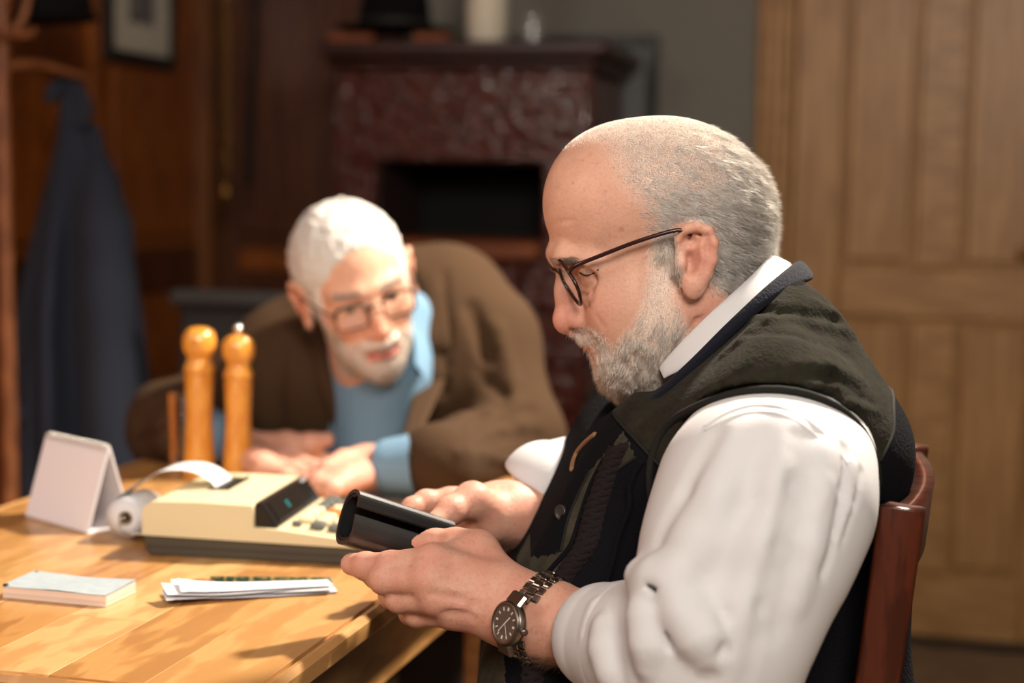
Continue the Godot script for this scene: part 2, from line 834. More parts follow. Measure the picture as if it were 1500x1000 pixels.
func build_near_head() -> Array:
	var b := Blob.new()
	var r := func(x: float, y: float, z: float) -> Vector3: return Vector3(x * HS, y * HS, z)
	var both := func(f: Callable) -> void:
		f.call(1.0)
		f.call(-1.0)
	# skull
	b.ball(hp(968, 290), r.call(148, 117, 0.078), 0.01)
	b.ball(hp(890, 300), r.call(89, 98, 0.064), 0.03)
	b.ball(hp(1035, 340), r.call(76, 92, 0.064), 0.03)
	# face and jaw
	b.ball(hp(930, 408), r.call(84, 100, 0.060), 0.025)
	b.ball(hp(932, 478), r.call(70, 60, 0.056), 0.025)
	for s in [1.0, -1.0]:
		var cheek := hp(914, 444)
		b.ball(cheek + Vector3(0, 0, s * 0.040), Vector3(0.034, 0.036, 0.024), 0.02)
		b.cone(hp(1000, 440) + Vector3(0, 0, s * 0.044), 0.021, hp(915, 525) + Vector3(0, 0, s * 0.026), 0.019, 0.025)
	# chin with its beard
	b.ball(hp(912, 535), r.call(36, 36, 0.034), 0.018)
	# neck
	b.cone(hp(1020, 420), 0.058, hp(1085, 560), 0.062, 0.02)
	b.cone(hp(960, 510), 0.040, hp(1040, 600), 0.046, 0.03)
	b.cone(hp(1060, 390), 0.032, hp(1095, 460), 0.044, 0.02)
	# brow ridge
	for s in [1.0, -1.0]:
		b.chain([hp(815, 372) + Vector3(0, 0, s * 0.008), hp(826, 378) + Vector3(0, 0, s * 0.026), hp(856, 388) + Vector3(0, 0, s * 0.046)], [0.008, 0.0085, 0.0085], 0.014)
	# orbits
	for s in [1.0, -1.0]:
		var e := hp(852, 406, 0.033)
		b.ball(Vector3(e.x - 0.005, e.y, s * 0.036), Vector3(0.0195, 0.0125, 0.0205), 0.008, 1)
		var y := hp(869, 401, 0.031)
		b.ball(Vector3(y.x, y.y, s * 0.0315), Vector3(0.0125, 0.0122, 0.0135), 0.002)
		# the lowered lid, its crease and the bag under the eye
		b.ball(Vector3(y.x + 0.0004, y.y + 0.0016, s * 0.0318), Vector3(0.0138, 0.0120, 0.0145), 0.001)
		b.crease([Vector3(y.x - 0.0115, y.y - 0.0035, s * 0.026), Vector3(y.x - 0.0108, y.y - 0.0045, s * 0.034), Vector3(y.x - 0.004, y.y - 0.0040, s * 0.0445)], 0.0024, 0.0020)
		b.crease([Vector3(y.x - 0.0115, y.y + 0.0070, s * 0.024), Vector3(y.x - 0.0085, y.y + 0.0090, s * 0.034), Vector3(y.x - 0.001, y.y + 0.0050, s * 0.0450)], 0.0026, 0.0020)
		b.cone(Vector3(y.x - 0.006, y.y - 0.0125, s * 0.022), 0.0035, Vector3(y.x + 0.005, y.y - 0.0115, s * 0.041), 0.0035, 0.007)
		b.crease([Vector3(y.x - 0.008, y.y - 0.0185, s * 0.022), Vector3(y.x - 0.002, y.y - 0.0200, s * 0.036), Vector3(y.x + 0.007, y.y - 0.0140, s * 0.048)], 0.005, 0.0018)
	# nose
	b.chain([hp(830, 392), hp(830, 425), hp(829, 462)], [0.0085, 0.0085, 0.0105], 0.012)
	b.cone(hp(848, 440), 0.010, hp(850, 468), 0.013, 0.010)
	b.ball(hp(828, 470), r.call(17, 18, 0.0125), 0.006)
	b.ball(hp(838, 478), r.call(16, 9, 0.008), 0.006)
	for s in [1.0, -1.0]:
		var w := hp(851, 466, 0.014)
		b.ball(Vector3(w.x, w.y, s * 0.0140), Vector3(0.0125, 0.0098, 0.0072), 0.005)
		var nn := hp(845, 484, 0.010)
		b.ball(Vector3(nn.x, nn.y, s * 0.0095), Vector3(0.0065, 0.0038, 0.0036), 0.003, 1)
		var cr := [hp(852, 446, 0.020), hp(866, 458, 0.0205), hp(866, 470, 0.0205)]
		b.crease(cr.map(func(q): return Vector3(q.x, q.y, s * q.z)), 0.0045, 0.0022)
		# fold from the nose to the beard
		var fo := [hp(868, 462, 0.022), hp(880, 480, 0.032), hp(888, 500, 0.036)]
		b.crease(fo.map(func(q): return Vector3(q.x, q.y, s * q.z)), 0.006, 0.0022)
	# moustache roll, lips
	b.cone(hp(864, 494), 0.008, hp(876, 499) + Vector3(0, 0, 0.018), 0.0065, 0.010)
	b.cone(hp(864, 494), 0.008, hp(876, 499) + Vector3(0, 0, -0.018), 0.0065, 0.010)
	b.ball(hp(882, 510), Vector3(0.009, 0.0045, 0.017), 0.004)
	b.ball(hp(882, 522), Vector3(0.0085, 0.0058, 0.016), 0.004)
	b.crease([hp(872, 514) + Vector3(0, 0, -0.018), hp(870, 514.5), hp(872, 514) + Vector3(0, 0, 0.018), hp(885, 518) + Vector3(0, 0, 0.024)], 0.0025, 0.0024)
	b.crease([hp(878, 534) + Vector3(0, 0, -0.014), hp(877, 534), hp(878, 534) + Vector3(0, 0, 0.014)], 0.007, 0.003)
	# wrinkles: forehead, temple, beside the eye
	for w in [[[803, 352, 0.012], [811, 342, 0.032], [833, 335, 0.048], [850, 343, 0.055]], [[803, 362, 0.010], [817, 352, 0.036], [835, 349, 0.047], [850, 356, 0.054]], [[802, 336, 0.012], [818, 325, 0.036], [840, 322, 0.050]]]:
		b.crease(w.map(func(q): return hp(q[0], q[1], q[2])), 0.0036, 0.0013)
	for w in [[[878, 402, 0.046], [892, 396, 0.052], [905, 392, 0.056]], [[878, 408, 0.046], [893, 408, 0.053], [906, 410, 0.057]], [[876, 416, 0.046], [890, 421, 0.052], [902, 428, 0.056]], [[850, 426, 0.036], [866, 428, 0.044], [880, 424, 0.049]], [[862, 446, 0.040], [878, 462, 0.050], [884, 478, 0.054]]]:
		b.crease(w.map(func(q): return hp(q[0], q[1], q[2])), 0.0042, 0.0014)
	# neck folds behind the jaw
	b.crease([hp(1052, 440, 0.058), hp(1020, 468, 0.062), hp(1000, 500, 0.062)], 0.005, 0.0015)
	# ears
	for s in [1.0, -1.0]:
		var q := func(px: float, py: float, z: float) -> Vector3:
			var p := hp(px, py, z)
			return Vector3(p.x, p.y, s * p.z)
		b.cone(q.call(1008, 385, 0.066), 0.012, q.call(1014, 400, 0.072), 0.009, 0.012)
		b.ball(q.call(1019, 376, 0.0765), Vector3(0.0155, 0.0285, 0.0065), 0.008)
		b.chain([q.call(997, 372, 0.075), q.call(996, 350, 0.079), q.call(1005, 336, 0.083), q.call(1022, 331, 0.086), q.call(1037, 338, 0.087), q.call(1045, 356, 0.087), q.call(1044, 380, 0.085), q.call(1036, 402, 0.082), q.call(1024, 420, 0.079)], [0.0036, 0.0042, 0.0044, 0.0044, 0.0044, 0.0044, 0.0042, 0.0042, 0.005], 0.0035)
		b.ball(q.call(1016, 418, 0.078), Vector3(0.0095, 0.0125, 0.006), 0.006)
		b.chain([q.call(1012, 348, 0.081), q.call(1027, 356, 0.084), q.call(1031, 374, 0.084), q.call(1025, 394, 0.082)], [0.003, 0.0036, 0.0036, 0.0036], 0.004)
		b.ball(q.call(1012, 385, 0.088), Vector3(0.0080, 0.0120, 0.0140), 0.004, 1)
		b.ball(q.call(1012, 353, 0.0885), Vector3(0.0085, 0.0050, 0.0105), 0.003, 1)
		b.ball(q.call(999, 386, 0.080), Vector3(0.005, 0.0075, 0.005), 0.004)
		b.ball(q.call(1037, 366, 0.0905), Vector3(0.0026, 0.014, 0.0032), 0.003, 1)
	var nt := net(b, Vector3(-0.105, -0.165, -0.10), Vector3(0.125, 0.135, 0.102), 0.0022)
	return [b, nt]


# where the short hair grows: the crown thins towards the bald front
func near_hair_share(p: Vector3) -> float:
	var edge := lerpf(-0.010, -0.082, smoothstep(0.020, 0.118, p.y)) + 0.020 * smoothstep(0.02, 0.05, absf(p.z)) * smoothstep(0.05, 0.10, p.y)
	var s := smoothstep(-0.012, 0.030, p.x - edge)
	s *= lerpf(0.75, 1.0, smoothstep(-0.06, 0.0, p.x))
	var low := smoothstep(-0.028, 0.002, p.y - clampf(0.02 - p.x, 0.0, 1.0) * 0.9)
	if p.x > 0.045:
		low = smoothstep(-0.03, -0.005, p.y + 0.012)
	return 0.0 if near_ear(p) else s * low


func near_beard_share(p: Vector3) -> float:
	# the front edge runs from the sideburn to the corner of the mouth and under the nose
	var a := Vector2(p.x, p.y)
	var inside := Geometry2D.is_point_in_polygon(a, beard_edge)
	var d := 1.0
	for i in beard_edge.size():
		d = minf(d, Geometry2D.get_closest_point_to_segment(a, beard_edge[i], beard_edge[(i + 1) % beard_edge.size()]).distance_to(a))
	var s := clampf(0.5 + (d if inside else -d) / 0.012, 0.0, 1.0)
	return s * (0.12 if near_bare(p) else 1.0)


func near_lips(p: Vector3) -> bool:
	var a := hp(868, 503)
	var b := hp(870, 528)
	return absf(p.z) < 0.021 and p.y < a.y and p.y > b.y and p.x < hp(884, 515, 0.015).x


func near_bare(p: Vector3) -> bool:
	return absf(p.z) < 0.026 and p.y < hp(868, 503).y and p.y > hp(870, 537).y and p.x < hp(896, 520, 0.02).x


func near_ear(p: Vector3) -> bool:
	var a := hp(985, 325, 0.08)
	var b := hp(1056, 437, 0.08)
	return absf(p.z) > 0.0725 and p.x > a.x and p.x < b.x and p.y < a.y and p.y > b.y


var beard_edge := PackedVector2Array()


func near_marks() -> void:
	for q in [[843, 486, 0.0], [858, 484, 0.012], [872, 491, 0.022], [884, 503, 0.026], [896, 512, 0.034], [912, 494, 0.045], [932, 468, 0.055], [944, 440, 0.06], [952, 410, 0.064], [955, 380, 0.068], [960, 352, 0.07], [978, 345, 0.072], [990, 372, 0.072], [990, 405, 0.07], [984, 438, 0.068], [1000, 470, 0.062], [1010, 500, 0.055], [985, 560, 0.04], [930, 620, 0.0], [870, 600, 0.0], [862, 545, 0.0], [866, 530, 0.0], [862, 505, 0.0], [838, 495, 0.0]]:
		var p := hp(q[0], q[1], q[2])
		beard_edge.append(Vector2(p.x, p.y))
	for q in [[866, 225, 0.050, 0.0014], [853, 235, 0.045, 0.0012], [909, 336, 0.066, 0.0026], [893, 345, 0.064, 0.0013], [872, 240, 0.052, 0.001], [905, 260, 0.064, 0.0014], [850, 300, 0.05, 0.0012], [884, 281, 0.06, 0.0012], [925, 300, 0.068, 0.0014], [838, 268, 0.04, 0.001]]:
		var p := hp(q[0], q[1], q[2])
		spots.append(Vector4(p.x, p.y, p.z, q[3] * 1.25))


func near_head_color(p: Vector3, n: Vector3) -> Color:
	var skin := Color(0.58, 0.335, 0.245)
	var red := Color(0.58, 0.255, 0.20)
	var c := skin
	var f := func(q: Vector3, rad: float) -> float: return 1.0 - smoothstep(0.0, rad, Vector3(p.x - q.x, p.y - q.y, absf(p.z) - q.z).length())
	c = c.lerp(red, 0.95 * f.call(hp(828, 470), 0.040))
	c = c.lerp(red, 0.45 * f.call(hp(885, 450, 0.045), 0.032))
	c = c.lerp(red, 0.60 * f.call(hp(1030, 375, 0.085), 0.040))
	c = c.lerp(Color(0.60, 0.22, 0.18), 0.35 * f.call(hp(1050, 470, 0.06), 0.05))
	c = c.lerp(Color(0.66, 0.40, 0.29), 0.5 * f.call(hp(830, 300, 0.02), 0.07))
	var pale := Color(0.70, 0.58, 0.51)
	c = c.lerp(pale, 0.65 * near_hair_share(p))
	c = c.lerp(Color(0.78, 0.64, 0.56), 0.8 * near_beard_share(p))
	if near_lips(p):
		c = Color(0.50, 0.20, 0.155)
	var g := blotch.get_noise_3dv(p * 900.0)
	c = c * (1.0 + 0.10 * g)
	# age spots
	for q in spots:
		var w := 1.0 - smoothstep(q.w * 0.5, q.w, Vector2(q.x, q.y).distance_to(Vector2(p.x, p.y)))
		c = c.lerp(Color(0.30, 0.14, 0.08), 0.4 * w if p.z > 0 else 0.0)
	c.a = 1.0
	return c


var blotch := FastNoiseLite.new()
var spots: Array[Vector4] = []


func build_near_glasses() -> void:
	var g := thing("eyeglasses", near_head.origin, near_head.basis, "dark red framed eyeglasses on the nose of the man reading the wallet", "glasses")
	var mid := hp(839, 413, 0.0335)
	var rim := func(s: float) -> Array:
		var out := []
		for i in 28:
			var t := TAU * i / 28
			var sq := 1.0 + 0.06 * cos(4 * t)
			# the lens plane is a little wrapped and leans with the bowed head
			var w := cos(t) * 0.0230 * sq
			var h := sin(t) * 0.0185 * sq
			out.append(Vector3(mid.x - 0.003 + 0.16 * w - 0.46 * h, mid.y + h - 0.1 * w, s * (0.0335 + w)))
		return out
	for s in [1.0, -1.0]:
		var r: Array = rim.call(s)
		part("rim", tube(r, 0.0017, 8, false, true), M.frame_red, g)
		var pts := PackedVector3Array(r)
		var centre := Vector3.ZERO
		for p in pts:
			centre += p / pts.size()
		var fan := PackedVector3Array([centre])
		fan.append_array(pts)
		var idx := PackedInt32Array()
		for i in pts.size():
			idx.append_array([0, 1 + i, 1 + (i + 1) % pts.size()])
		part("lens", array_mesh(fan, smooth_normals(fan, idx), PackedVector2Array(), PackedColorArray(), idx), M.lens, g)
		var a := hp(843, 389, 0.062)
		var e := hp(992, 337, 0.083)
		var m1 := hp(880, 374, 0.069)
		var m2 := hp(935, 353, 0.079)
		var d := hp(1012, 345, 0.080)
		var path := curve3([Vector3(r[3].x, r[3].y, s * (0.0335 + 0.0215)), Vector3(a.x, a.y, s * 0.063), Vector3(m1.x, m1.y, s * 0.071), Vector3(m2.x, m2.y, s * 0.080), Vector3(e.x, e.y, s * 0.0845), Vector3(d.x, d.y, s * 0.0835)], 4)
		part("temple", tube(path, 0.0019, 8), M.frame_red, g)
	part("bridge", tube(curve3([Vector3(mid.x - 0.010, mid.y + 0.0085, 0.0125), Vector3(mid.x - 0.0150, mid.y + 0.0110, 0.0), Vector3(mid.x - 0.010, mid.y + 0.0085, -0.0125)], 5), 0.0018, 8), M.frame_red, g)


# ---------------------------------------------------------------- materials of the scene
func materials() -> void:
	blotch.seed = 7
	blotch.frequency = 0.05
	blotch.fractal_octaves = 3
	M.skin = mat(Color.WHITE, 0.54, 0.0, 0.42)
	M.skin.vertex_color_use_as_albedo = true
	M.skin.subsurf_scatter_enabled = true
	M.skin.subsurf_scatter_strength = 0.12
	M.skin.normal_enabled = true
	M.skin.normal_texture = noise_tex(0.03, 3, [], 512, 3, 3.0, FastNoiseLite.TYPE_CELLULAR)
	M.skin.normal_scale = 0.6
	triplanar(M.skin, Vector3.ONE * 14)
	M.skin.albedo_texture = noise_tex(0.035, 4, [[0.0, Color(0.97, 0.90, 0.88)], [0.45, Color(1, 0.98, 0.97)], [0.7, Color(1, 1, 1)], [1.0, Color(0.98, 0.94, 0.92)]], 512, 9)
	M.lash = mat(Color(0.10, 0.06, 0.05), 0.8)
	M.nail = mat(Color(0.86, 0.70, 0.64), 0.25)
	M.hair = mat(Color.WHITE, 0.5)
	M.hair.vertex_color_use_as_albedo = true
	M.hair.backlight_enabled = true
	M.hair.backlight = Color(0.9, 0.88, 0.85)
	M.frame_red = mat(Color(0.16, 0.05, 0.06), 0.25)
	M.lens = mat(Color(1, 1, 1, 0.04), 0.02)
	M.lens.transparency = BaseMaterial3D.TRANSPARENCY_ALPHA
	M.shirt = mat(Color(0.765, 0.765, 0.775), 0.85)
	cloth_grain(M.shirt, 60.0, 0.25)
	M.knit = mat(Color(0.065, 0.066, 0.082), 1.0, 0, 0.15)
	cloth_grain(M.knit, 22.0, 1.0, FastNoiseLite.TYPE_CELLULAR)
	M.knit.rim_enabled = true
	M.knit.rim = 0.02
	M.knit_blue = mat(Color(0.085, 0.092, 0.13), 0.95, 0, 0.3)
	cloth_grain(M.knit_blue, 26.0, 1.0, FastNoiseLite.TYPE_CELLULAR)
	M.knit_blue.rim_enabled = true
	M.knit_blue.rim = 0.2
	M.suede = mat(Color.WHITE, 1.0, 0, 0.12)
	M.suede.vertex_color_use_as_albedo = true
	M.suede.rim_enabled = true
	M.suede.rim = 0.03
	M.suede.rim_tint = 0.0
	cloth_grain(M.suede, 16.0, 0.6)
	M.suede_dark = mat(Color(0.11, 0.11, 0.10), 0.9, 0, 0.3)
	M.button = mat(Color(0.16, 0.16, 0.17), 0.4)
	M.cord = mat(Color(0.50, 0.37, 0.25), 0.8)
	M.cable = mat(Color(0.105, 0.082, 0.085), 0.95, 0, 0.3)
	cloth_grain(M.cable, 30.0, 1.0, FastNoiseLite.TYPE_CELLULAR)
	M.leather = mat(Color(0.05, 0.05, 0.055), 0.42, 0.0, 0.7)
	cloth_grain(M.leather, 40.0, 0.12)
	M.leather_dark = mat(Color(0.03, 0.03, 0.032), 0.6)
	M.steel = mat(Color(0.52, 0.49, 0.46), 0.32, 1.0)
	M.steel_dark = mat(Color(0.42, 0.39, 0.36), 0.38, 1.0)
	M.dial = mat(Color(0.05, 0.045, 0.04), 0.5)
	M.mark = mat(Color(0.80, 0.78, 0.74), 0.4)
	M.white_hair = mat(Color(0.80, 0.785, 0.765), 0.85)
	cloth_grain(M.white_hair, 12.0, 1.2)
	M.frame_dark = mat(Color(0.07, 0.05, 0.04), 0.35)
	M.tweed = mat(Color(0.25, 0.18, 0.118), 0.95, 0, 0.3)
	cloth_grain(M.tweed, 18.0, 0.5)
	M.denim = mat(Color(0.42, 0.545, 0.64), 0.9, 0, 0.3)
	cloth_grain(M.denim, 24.0, 0.4)
	M.trousers = mat(Color(0.10, 0.10, 0.12), 0.9)
	M.shoe = mat(Color(0.07, 0.05, 0.04), 0.4)


func cloth_grain(m: StandardMaterial3D, scale: float, strength: float, kind := FastNoiseLite.TYPE_SIMPLEX_SMOOTH) -> void:
	m.normal_enabled = true
	m.normal_texture = noise_tex(0.05, 3, [], 256, int(scale), 4.0, kind)
	m.normal_scale = strength
	triplanar(m, Vector3.ONE * scale)


# ---------------------------------------------------------------- the reading man: hands, arms
# finger: knuckle, two joints and the tip, with radii; joined softly to the palm
func finger(b: Blob, p: Array, r: Array, k := 0.004) -> void:
	b.chain(p, r, k)
	# knuckle bulges
	for i in range(1, p.size() - 1):
		b.ball(p[i], Vector3.ONE * (r[i] * 1.01), 0.004)


func nail(p: Vector3, along: Vector3, up: Vector3, l: float, w: float) -> ArrayMesh:
	var z := along.normalized()
	var x := z.cross(up).normalized()
	var y := x.cross(z)
	return sheet(8, 8, func(u, v):
		var a: float = (u - 0.5) * 2.0
		var c: float = (v - 0.5) * 2.0
		var edge: float = sqrt(maxf(0.0, 1.0 - pow(absf(c), 4.0) * 0.55))
		return p + x * (a * w * edge) + z * (c * l) + y * (-0.32 * w * a * a - 0.12 * l * c * c))


func near_left_hand() -> Blob:
	var b := Blob.new()
	# back of the hand: four metacarpals fanning from the wrist, seen from the back
	var wrist := at(752, 893, 1.370)
	var mc := [at(633, 822, 1.372), at(628, 849, 1.362), at(640, 876, 1.362), at(662, 898, 1.370)]
	var carp := [at(735, 855, 1.378), at(736, 876, 1.370), at(738, 897, 1.368), at(740, 915, 1.372)]
	for i in 4:
		b.cone(carp[i], 0.0165, mc[i], [0.0142, 0.0145, 0.0135, 0.012][i], 0.012)
		b.ball(mc[i] + Vector3(0, 0.0, 0.001), Vector3.ONE * [0.0134, 0.0138, 0.0128, 0.0112][i], 0.010)
	# palm flesh behind
	b.cone(at(720, 872, 1.395), 0.020, at(655, 850, 1.398), 0.016, 0.014)
	b.cone(at(735, 895, 1.385), 0.020, at(675, 890, 1.390), 0.014, 0.014)
	# index along the wallet's underside
	finger(b, [mc[0], at(572, 829, 1.385), at(536, 829, 1.402), at(515, 826, 1.412)], [0.0138, 0.0125, 0.0116, 0.0098])
	# middle, ring and little finger curl away beneath it
	finger(b, [mc[1], at(563, 848, 1.378), at(552, 842, 1.408), at(572, 828, 1.425)], [0.0142, 0.0125, 0.0112, 0.010])
	finger(b, [mc[2], at(586, 876, 1.380), at(574, 872, 1.408), at(592, 852, 1.426)], [0.0135, 0.0120, 0.0108, 0.0095])
	finger(b, [mc[3], at(612, 899, 1.385), at(602, 897, 1.408), at(616, 880, 1.424)], [0.0122, 0.0110, 0.0100, 0.009])
	# thumb: from the wrist over the wallet's rim
	b.cone(at(745, 858, 1.392), 0.017, at(700, 806, 1.412), 0.0165, 0.016)
	b.cone(at(700, 806, 1.412), 0.0165, at(668, 795, 1.420), 0.0130, 0.010)
	b.chain([at(668, 795, 1.420), at(636, 792, 1.430), at(608, 792, 1.438)], [0.0126, 0.0105, 0.0086], 0.006)
	b.cone(at(690, 815, 1.400), 0.013, at(645, 815, 1.392), 0.011, 0.016)
	# forearm
	b.chain([at(738, 886, 1.376), wrist, at(800, 912, 1.350), at(870, 925, 1.325)], [0.024, 0.0262, 0.0300, 0.035], 0.016)
	b.chain([at(745, 872, 1.380), at(800, 892, 1.360)], [0.020, 0.026], 0.016)
	# tendons, knuckle wrinkles
	for i in 4:
		b.crease([carp[i].lerp(mc[i], 0.3) + Vector3(0, 0.0, 0.0165), mc[i].lerp(carp[i], 0.12) + Vector3(0, 0, 0.0145)], 0.005, -0.0010)
	for i in 3:
		b.crease([mc[i].lerp(mc[i + 1], 0.5) + Vector3(0, 0, 0.014), carp[i].lerp(mc[i], 0.55) + Vector3(0, -0.004, 0.016)], 0.007, 0.0016)
	for w in [[[548, 816], [552, 830], [551, 843]], [[570, 815], [574, 829], [573, 842]], [[577, 815], [581, 829], [580, 842]]]:
		b.crease(w.map(func(q): return at(q[0], q[1], 1.374)), 0.003, 0.0008)
	for w in [[[716, 860], [708, 885], [712, 915]], [[727, 858], [720, 885], [724, 918]], [[700, 868], [694, 886], [698, 905]]]:
		b.crease(w.map(func(q): return at(q[0], q[1], 1.352)), 0.004, 0.0007)
	return b


func near_right_hand() -> Blob:
	var b := Blob.new()
	# seen from the thumb side, the palm turned to the wallet
	var wrist := at(752, 752, 1.575)
	var mc := [at(660, 735, 1.560), at(664, 744, 1.585), at(676, 758, 1.600), at(690, 775, 1.605)]
	var carp := [at(722, 738, 1.570), at(724, 748, 1.580), at(728, 758, 1.585), at(732, 770, 1.585)]
	for i in 4:
		b.cone(carp[i], 0.0175, mc[i], 0.0150, 0.014)
	b.cone(at(715, 765, 1.55), 0.019, at(678, 768, 1.552), 0.015, 0.016)
	# fingers wrap behind the wallet
	finger(b, [mc[0], at(624, 735, 1.552), at(604, 744, 1.540), at(590, 758, 1.528)], [0.0130, 0.0112, 0.0100, 0.0088])
	finger(b, [mc[1], at(628, 752, 1.572), at(608, 763, 1.556), at(596, 776, 1.540)], [0.0132, 0.0114, 0.0102, 0.009])
	finger(b, [mc[2], at(640, 775, 1.582), at(620, 786, 1.566), at(606, 796, 1.550)], [0.0126, 0.0108, 0.0098, 0.0088])
	finger(b, [mc[3], at(656, 793, 1.588), at(638, 803, 1.575), at(624, 810, 1.560)], [0.0112, 0.0098, 0.009, 0.008])
	# thumb pressed on the rim
	b.cone(at(728, 755, 1.550), 0.019, at(692, 733, 1.530), 0.0178, 0.014)
	b.chain([at(692, 733, 1.530), at(660, 748, 1.508), at(636, 767, 1.492)], [0.0165, 0.0124, 0.0100], 0.007)
	b.ball(at(660, 748, 1.508), Vector3.ONE * 0.0128, 0.004)
	for w in [[[655, 735], [666, 746], [668, 758]], [[662, 732], [673, 742], [674, 752]]]:
		b.crease(w.map(func(q): return at(q[0], q[1], 1.494)), 0.003, 0.0008)
	b.crease([at(672, 760, 1.515), at(692, 770, 1.525), at(705, 785, 1.53)], 0.006, 0.002)
	b.chain([at(730, 752, 1.575), wrist, at(800, 748, 1.600), at(860, 745, 1.63)], [0.026, 0.0275, 0.0320, 0.038], 0.018)
	return b


func hand_color(p: Vector3, _n: Vector3) -> Color:
	var c := Color(0.55, 0.315, 0.235)
	var g := blotch.get_noise_3dv(p * 700.0)
	var g2 := blotch.get_noise_3dv(p * 2600.0 + Vector3(50, 0, 0))
	c = c.lerp(Color(0.52, 0.245, 0.185), clampf(0.35 + 0.9 * g, 0.0, 0.8))
	c = c.lerp(Color(0.40, 0.19, 0.12), clampf((g2 - 0.28) * 1.6, 0.0, 0.45))
	c.a = 1.0
	return c


# ---------------------------------------------------------------- clothes
func vest_solid() -> Blob:
	var b := Blob.new()
	var slice := func(px: float, py: float, r: float, near: float, far: float, k := 0.05) -> void:
		var c := at(px, py, 1.50)
		b.cone(c + Vector3(0, 0, near), r, c - Vector3(0, 0, far), r, k)
	slice.call(1120, 520, 0.068, 0.075, 0.10, 0.02)   # nape
	slice.call(1176, 640, 0.078, 0.10, 0.12)   # shoulder blades
	slice.call(1158, 830, 0.090, 0.085, 0.12)   # small of the back
	slice.call(1140, 1010, 0.11, 0.08, 0.12)
	slice.call(1005, 640, 0.066, 0.075, 0.12)   # collar bones
	slice.call(975, 735, 0.096, 0.07, 0.13)   # chest
	slice.call(915, 880, 0.106, 0.07, 0.13)   # belly
	slice.call(870, 1010, 0.110, 0.07, 0.13)
	# shoulders: neck to the joint
	b.cone(at(1080, 500, 1.45), 0.066, at(1135, 615, 1.315), 0.058, 0.04)
	b.cone(at(1060, 520, 1.55), 0.066, at(960, 600, 1.70), 0.058, 0.04)
	b.cone(at(1135, 615, 1.315), 0.058, at(1195, 660, 1.34), 0.062, 0.04)
	b.cone(at(1120, 620, 1.32), 0.055, at(1010, 680, 1.37), 0.050, 0.04)
	return b


func vest_cut(b: Blob) -> void:
	# neck opening, left armhole, hem
	var lean := Basis(Vector3.BACK, atan2(182.0, -160.0) - PI / 2)
	b.brick(at(1062, 472, 1.475) + lean.y * 0.150, Vector3(0.094, 0.150, 0.20), 0.01, 0.012, 1, lean)
	b.cone(at(960, 560, 1.475), 0.034, at(890, 545, 1.475), 0.040, 0.006, 1)
	var c := at(1128, 722, 1.27)
	b.ball(c, Vector3(0.094, 0.088, 0.085), 0.004, 1, Basis(Vector3.BACK, -0.1))
	var on := func(px: float, py: float) -> Vector3: return touch(b, at(px, py, 1.0), ray(px, py).normalized(), 0.9)
	var line := func(list: Array) -> Array: return list.map(func(q): return on.call(q[0], q[1]))
	# folds of the yoke
	var folds := [
		[[[1075, 468], [1130, 470], [1190, 476], [1240, 484]], 0.010, -0.0040],
		[[[1085, 458], [1135, 455], [1180, 458], [1225, 470]], 0.009, 0.0050],
		[[[1090, 492], [1135, 486], [1190, 498], [1245, 520]], 0.010, 0.0025],
		[[[1060, 520], [1085, 500], [1100, 480]], 0.010, -0.0030],
		[[[1170, 545], [1215, 550], [1262, 575]], 0.010, 0.0040],
		[[[1165, 535], [1215, 535], [1265, 560]], 0.009, -0.0030],
		[[[1190, 440], [1225, 460], [1250, 490]], 0.008, -0.0030],
		[[[1215, 585], [1250, 590], [1285, 600]], 0.008, -0.0025],
		[[[1210, 575], [1245, 578], [1280, 590]], 0.007, 0.0030],
		[[[1136, 425], [1137, 480], [1138, 550]], 0.0030, 0.0012],
		[[[1290, 622], [1302, 596], [1306, 570]], 0.0030, 0.0012],
		[[[905, 622], [925, 640], [955, 668], [982, 690]], 0.0030, 0.0012],
	].map(func(q): return [line.call(q[0]), q[1], q[2]])
	# cables knitted up the front, ribs beside them
	var spine := curve3([[911, 652], [890, 700], [872, 750], [856, 805], [820, 850], [800, 900], [790, 960], [780, 1020]].map(func(q): return on.call(q[0], q[1])), 4)
	var rib := [[[941, 671], [921, 710], [922, 742], [905, 785], [888, 850], [870, 900], [860, 980]], [[890, 680], [866, 730], [852, 780], [828, 825], [790, 860], [770, 920]]].map(func(q): return line.call(q))
	for q in folds:
		b.crease(q[0], q[1], q[2])
	for q in rib:
		b.crease(q, 0.005, -0.0022)
	for i in spine.size() - 1:
		var a: Vector3 = spine[i]
		var d: Vector3 = (spine[i + 1] - a) * 0.5
		var w := Vector3(0.010, 0.003, 0) * (1.0 if i % 2 == 0 else -1.0)
		b.crease([a - w, a + w + d], 0.007, -0.0032)
		b.crease([a + w * 2.0, a + w * 2.0 + d * 2.0], 0.006, -0.0026)
		b.crease([a - w * 2.0, a - w * 2.0 + d * 2.0], 0.006, -0.0026)


# panels of the vest, told apart on the man's flank (x forwards and back, y up)
func flank(list: Array, depth: float) -> PackedVector2Array:
	var out := PackedVector2Array()
	for q in list:
		var p := at(q[0], q[1], depth)
		out.append(Vector2(p.x, p.y))
	return out


func pick(nt: Net, keep: Callable) -> Net:
	var out := Net.new()
	var seen := {}
	for i in range(0, nt.idx.size(), 3):
		if keep.call((nt.v[nt.idx[i]] + nt.v[nt.idx[i + 1]] + nt.v[nt.idx[i + 2]]) / 3):
			for k in 3:
				var q := nt.idx[i + k]
				if not seen.has(q):
					seen[q] = out.v.size()
					out.v.append(nt.v[q])
					out.n.append(nt.n[q])
				out.idx.append(seen[q])
	return out


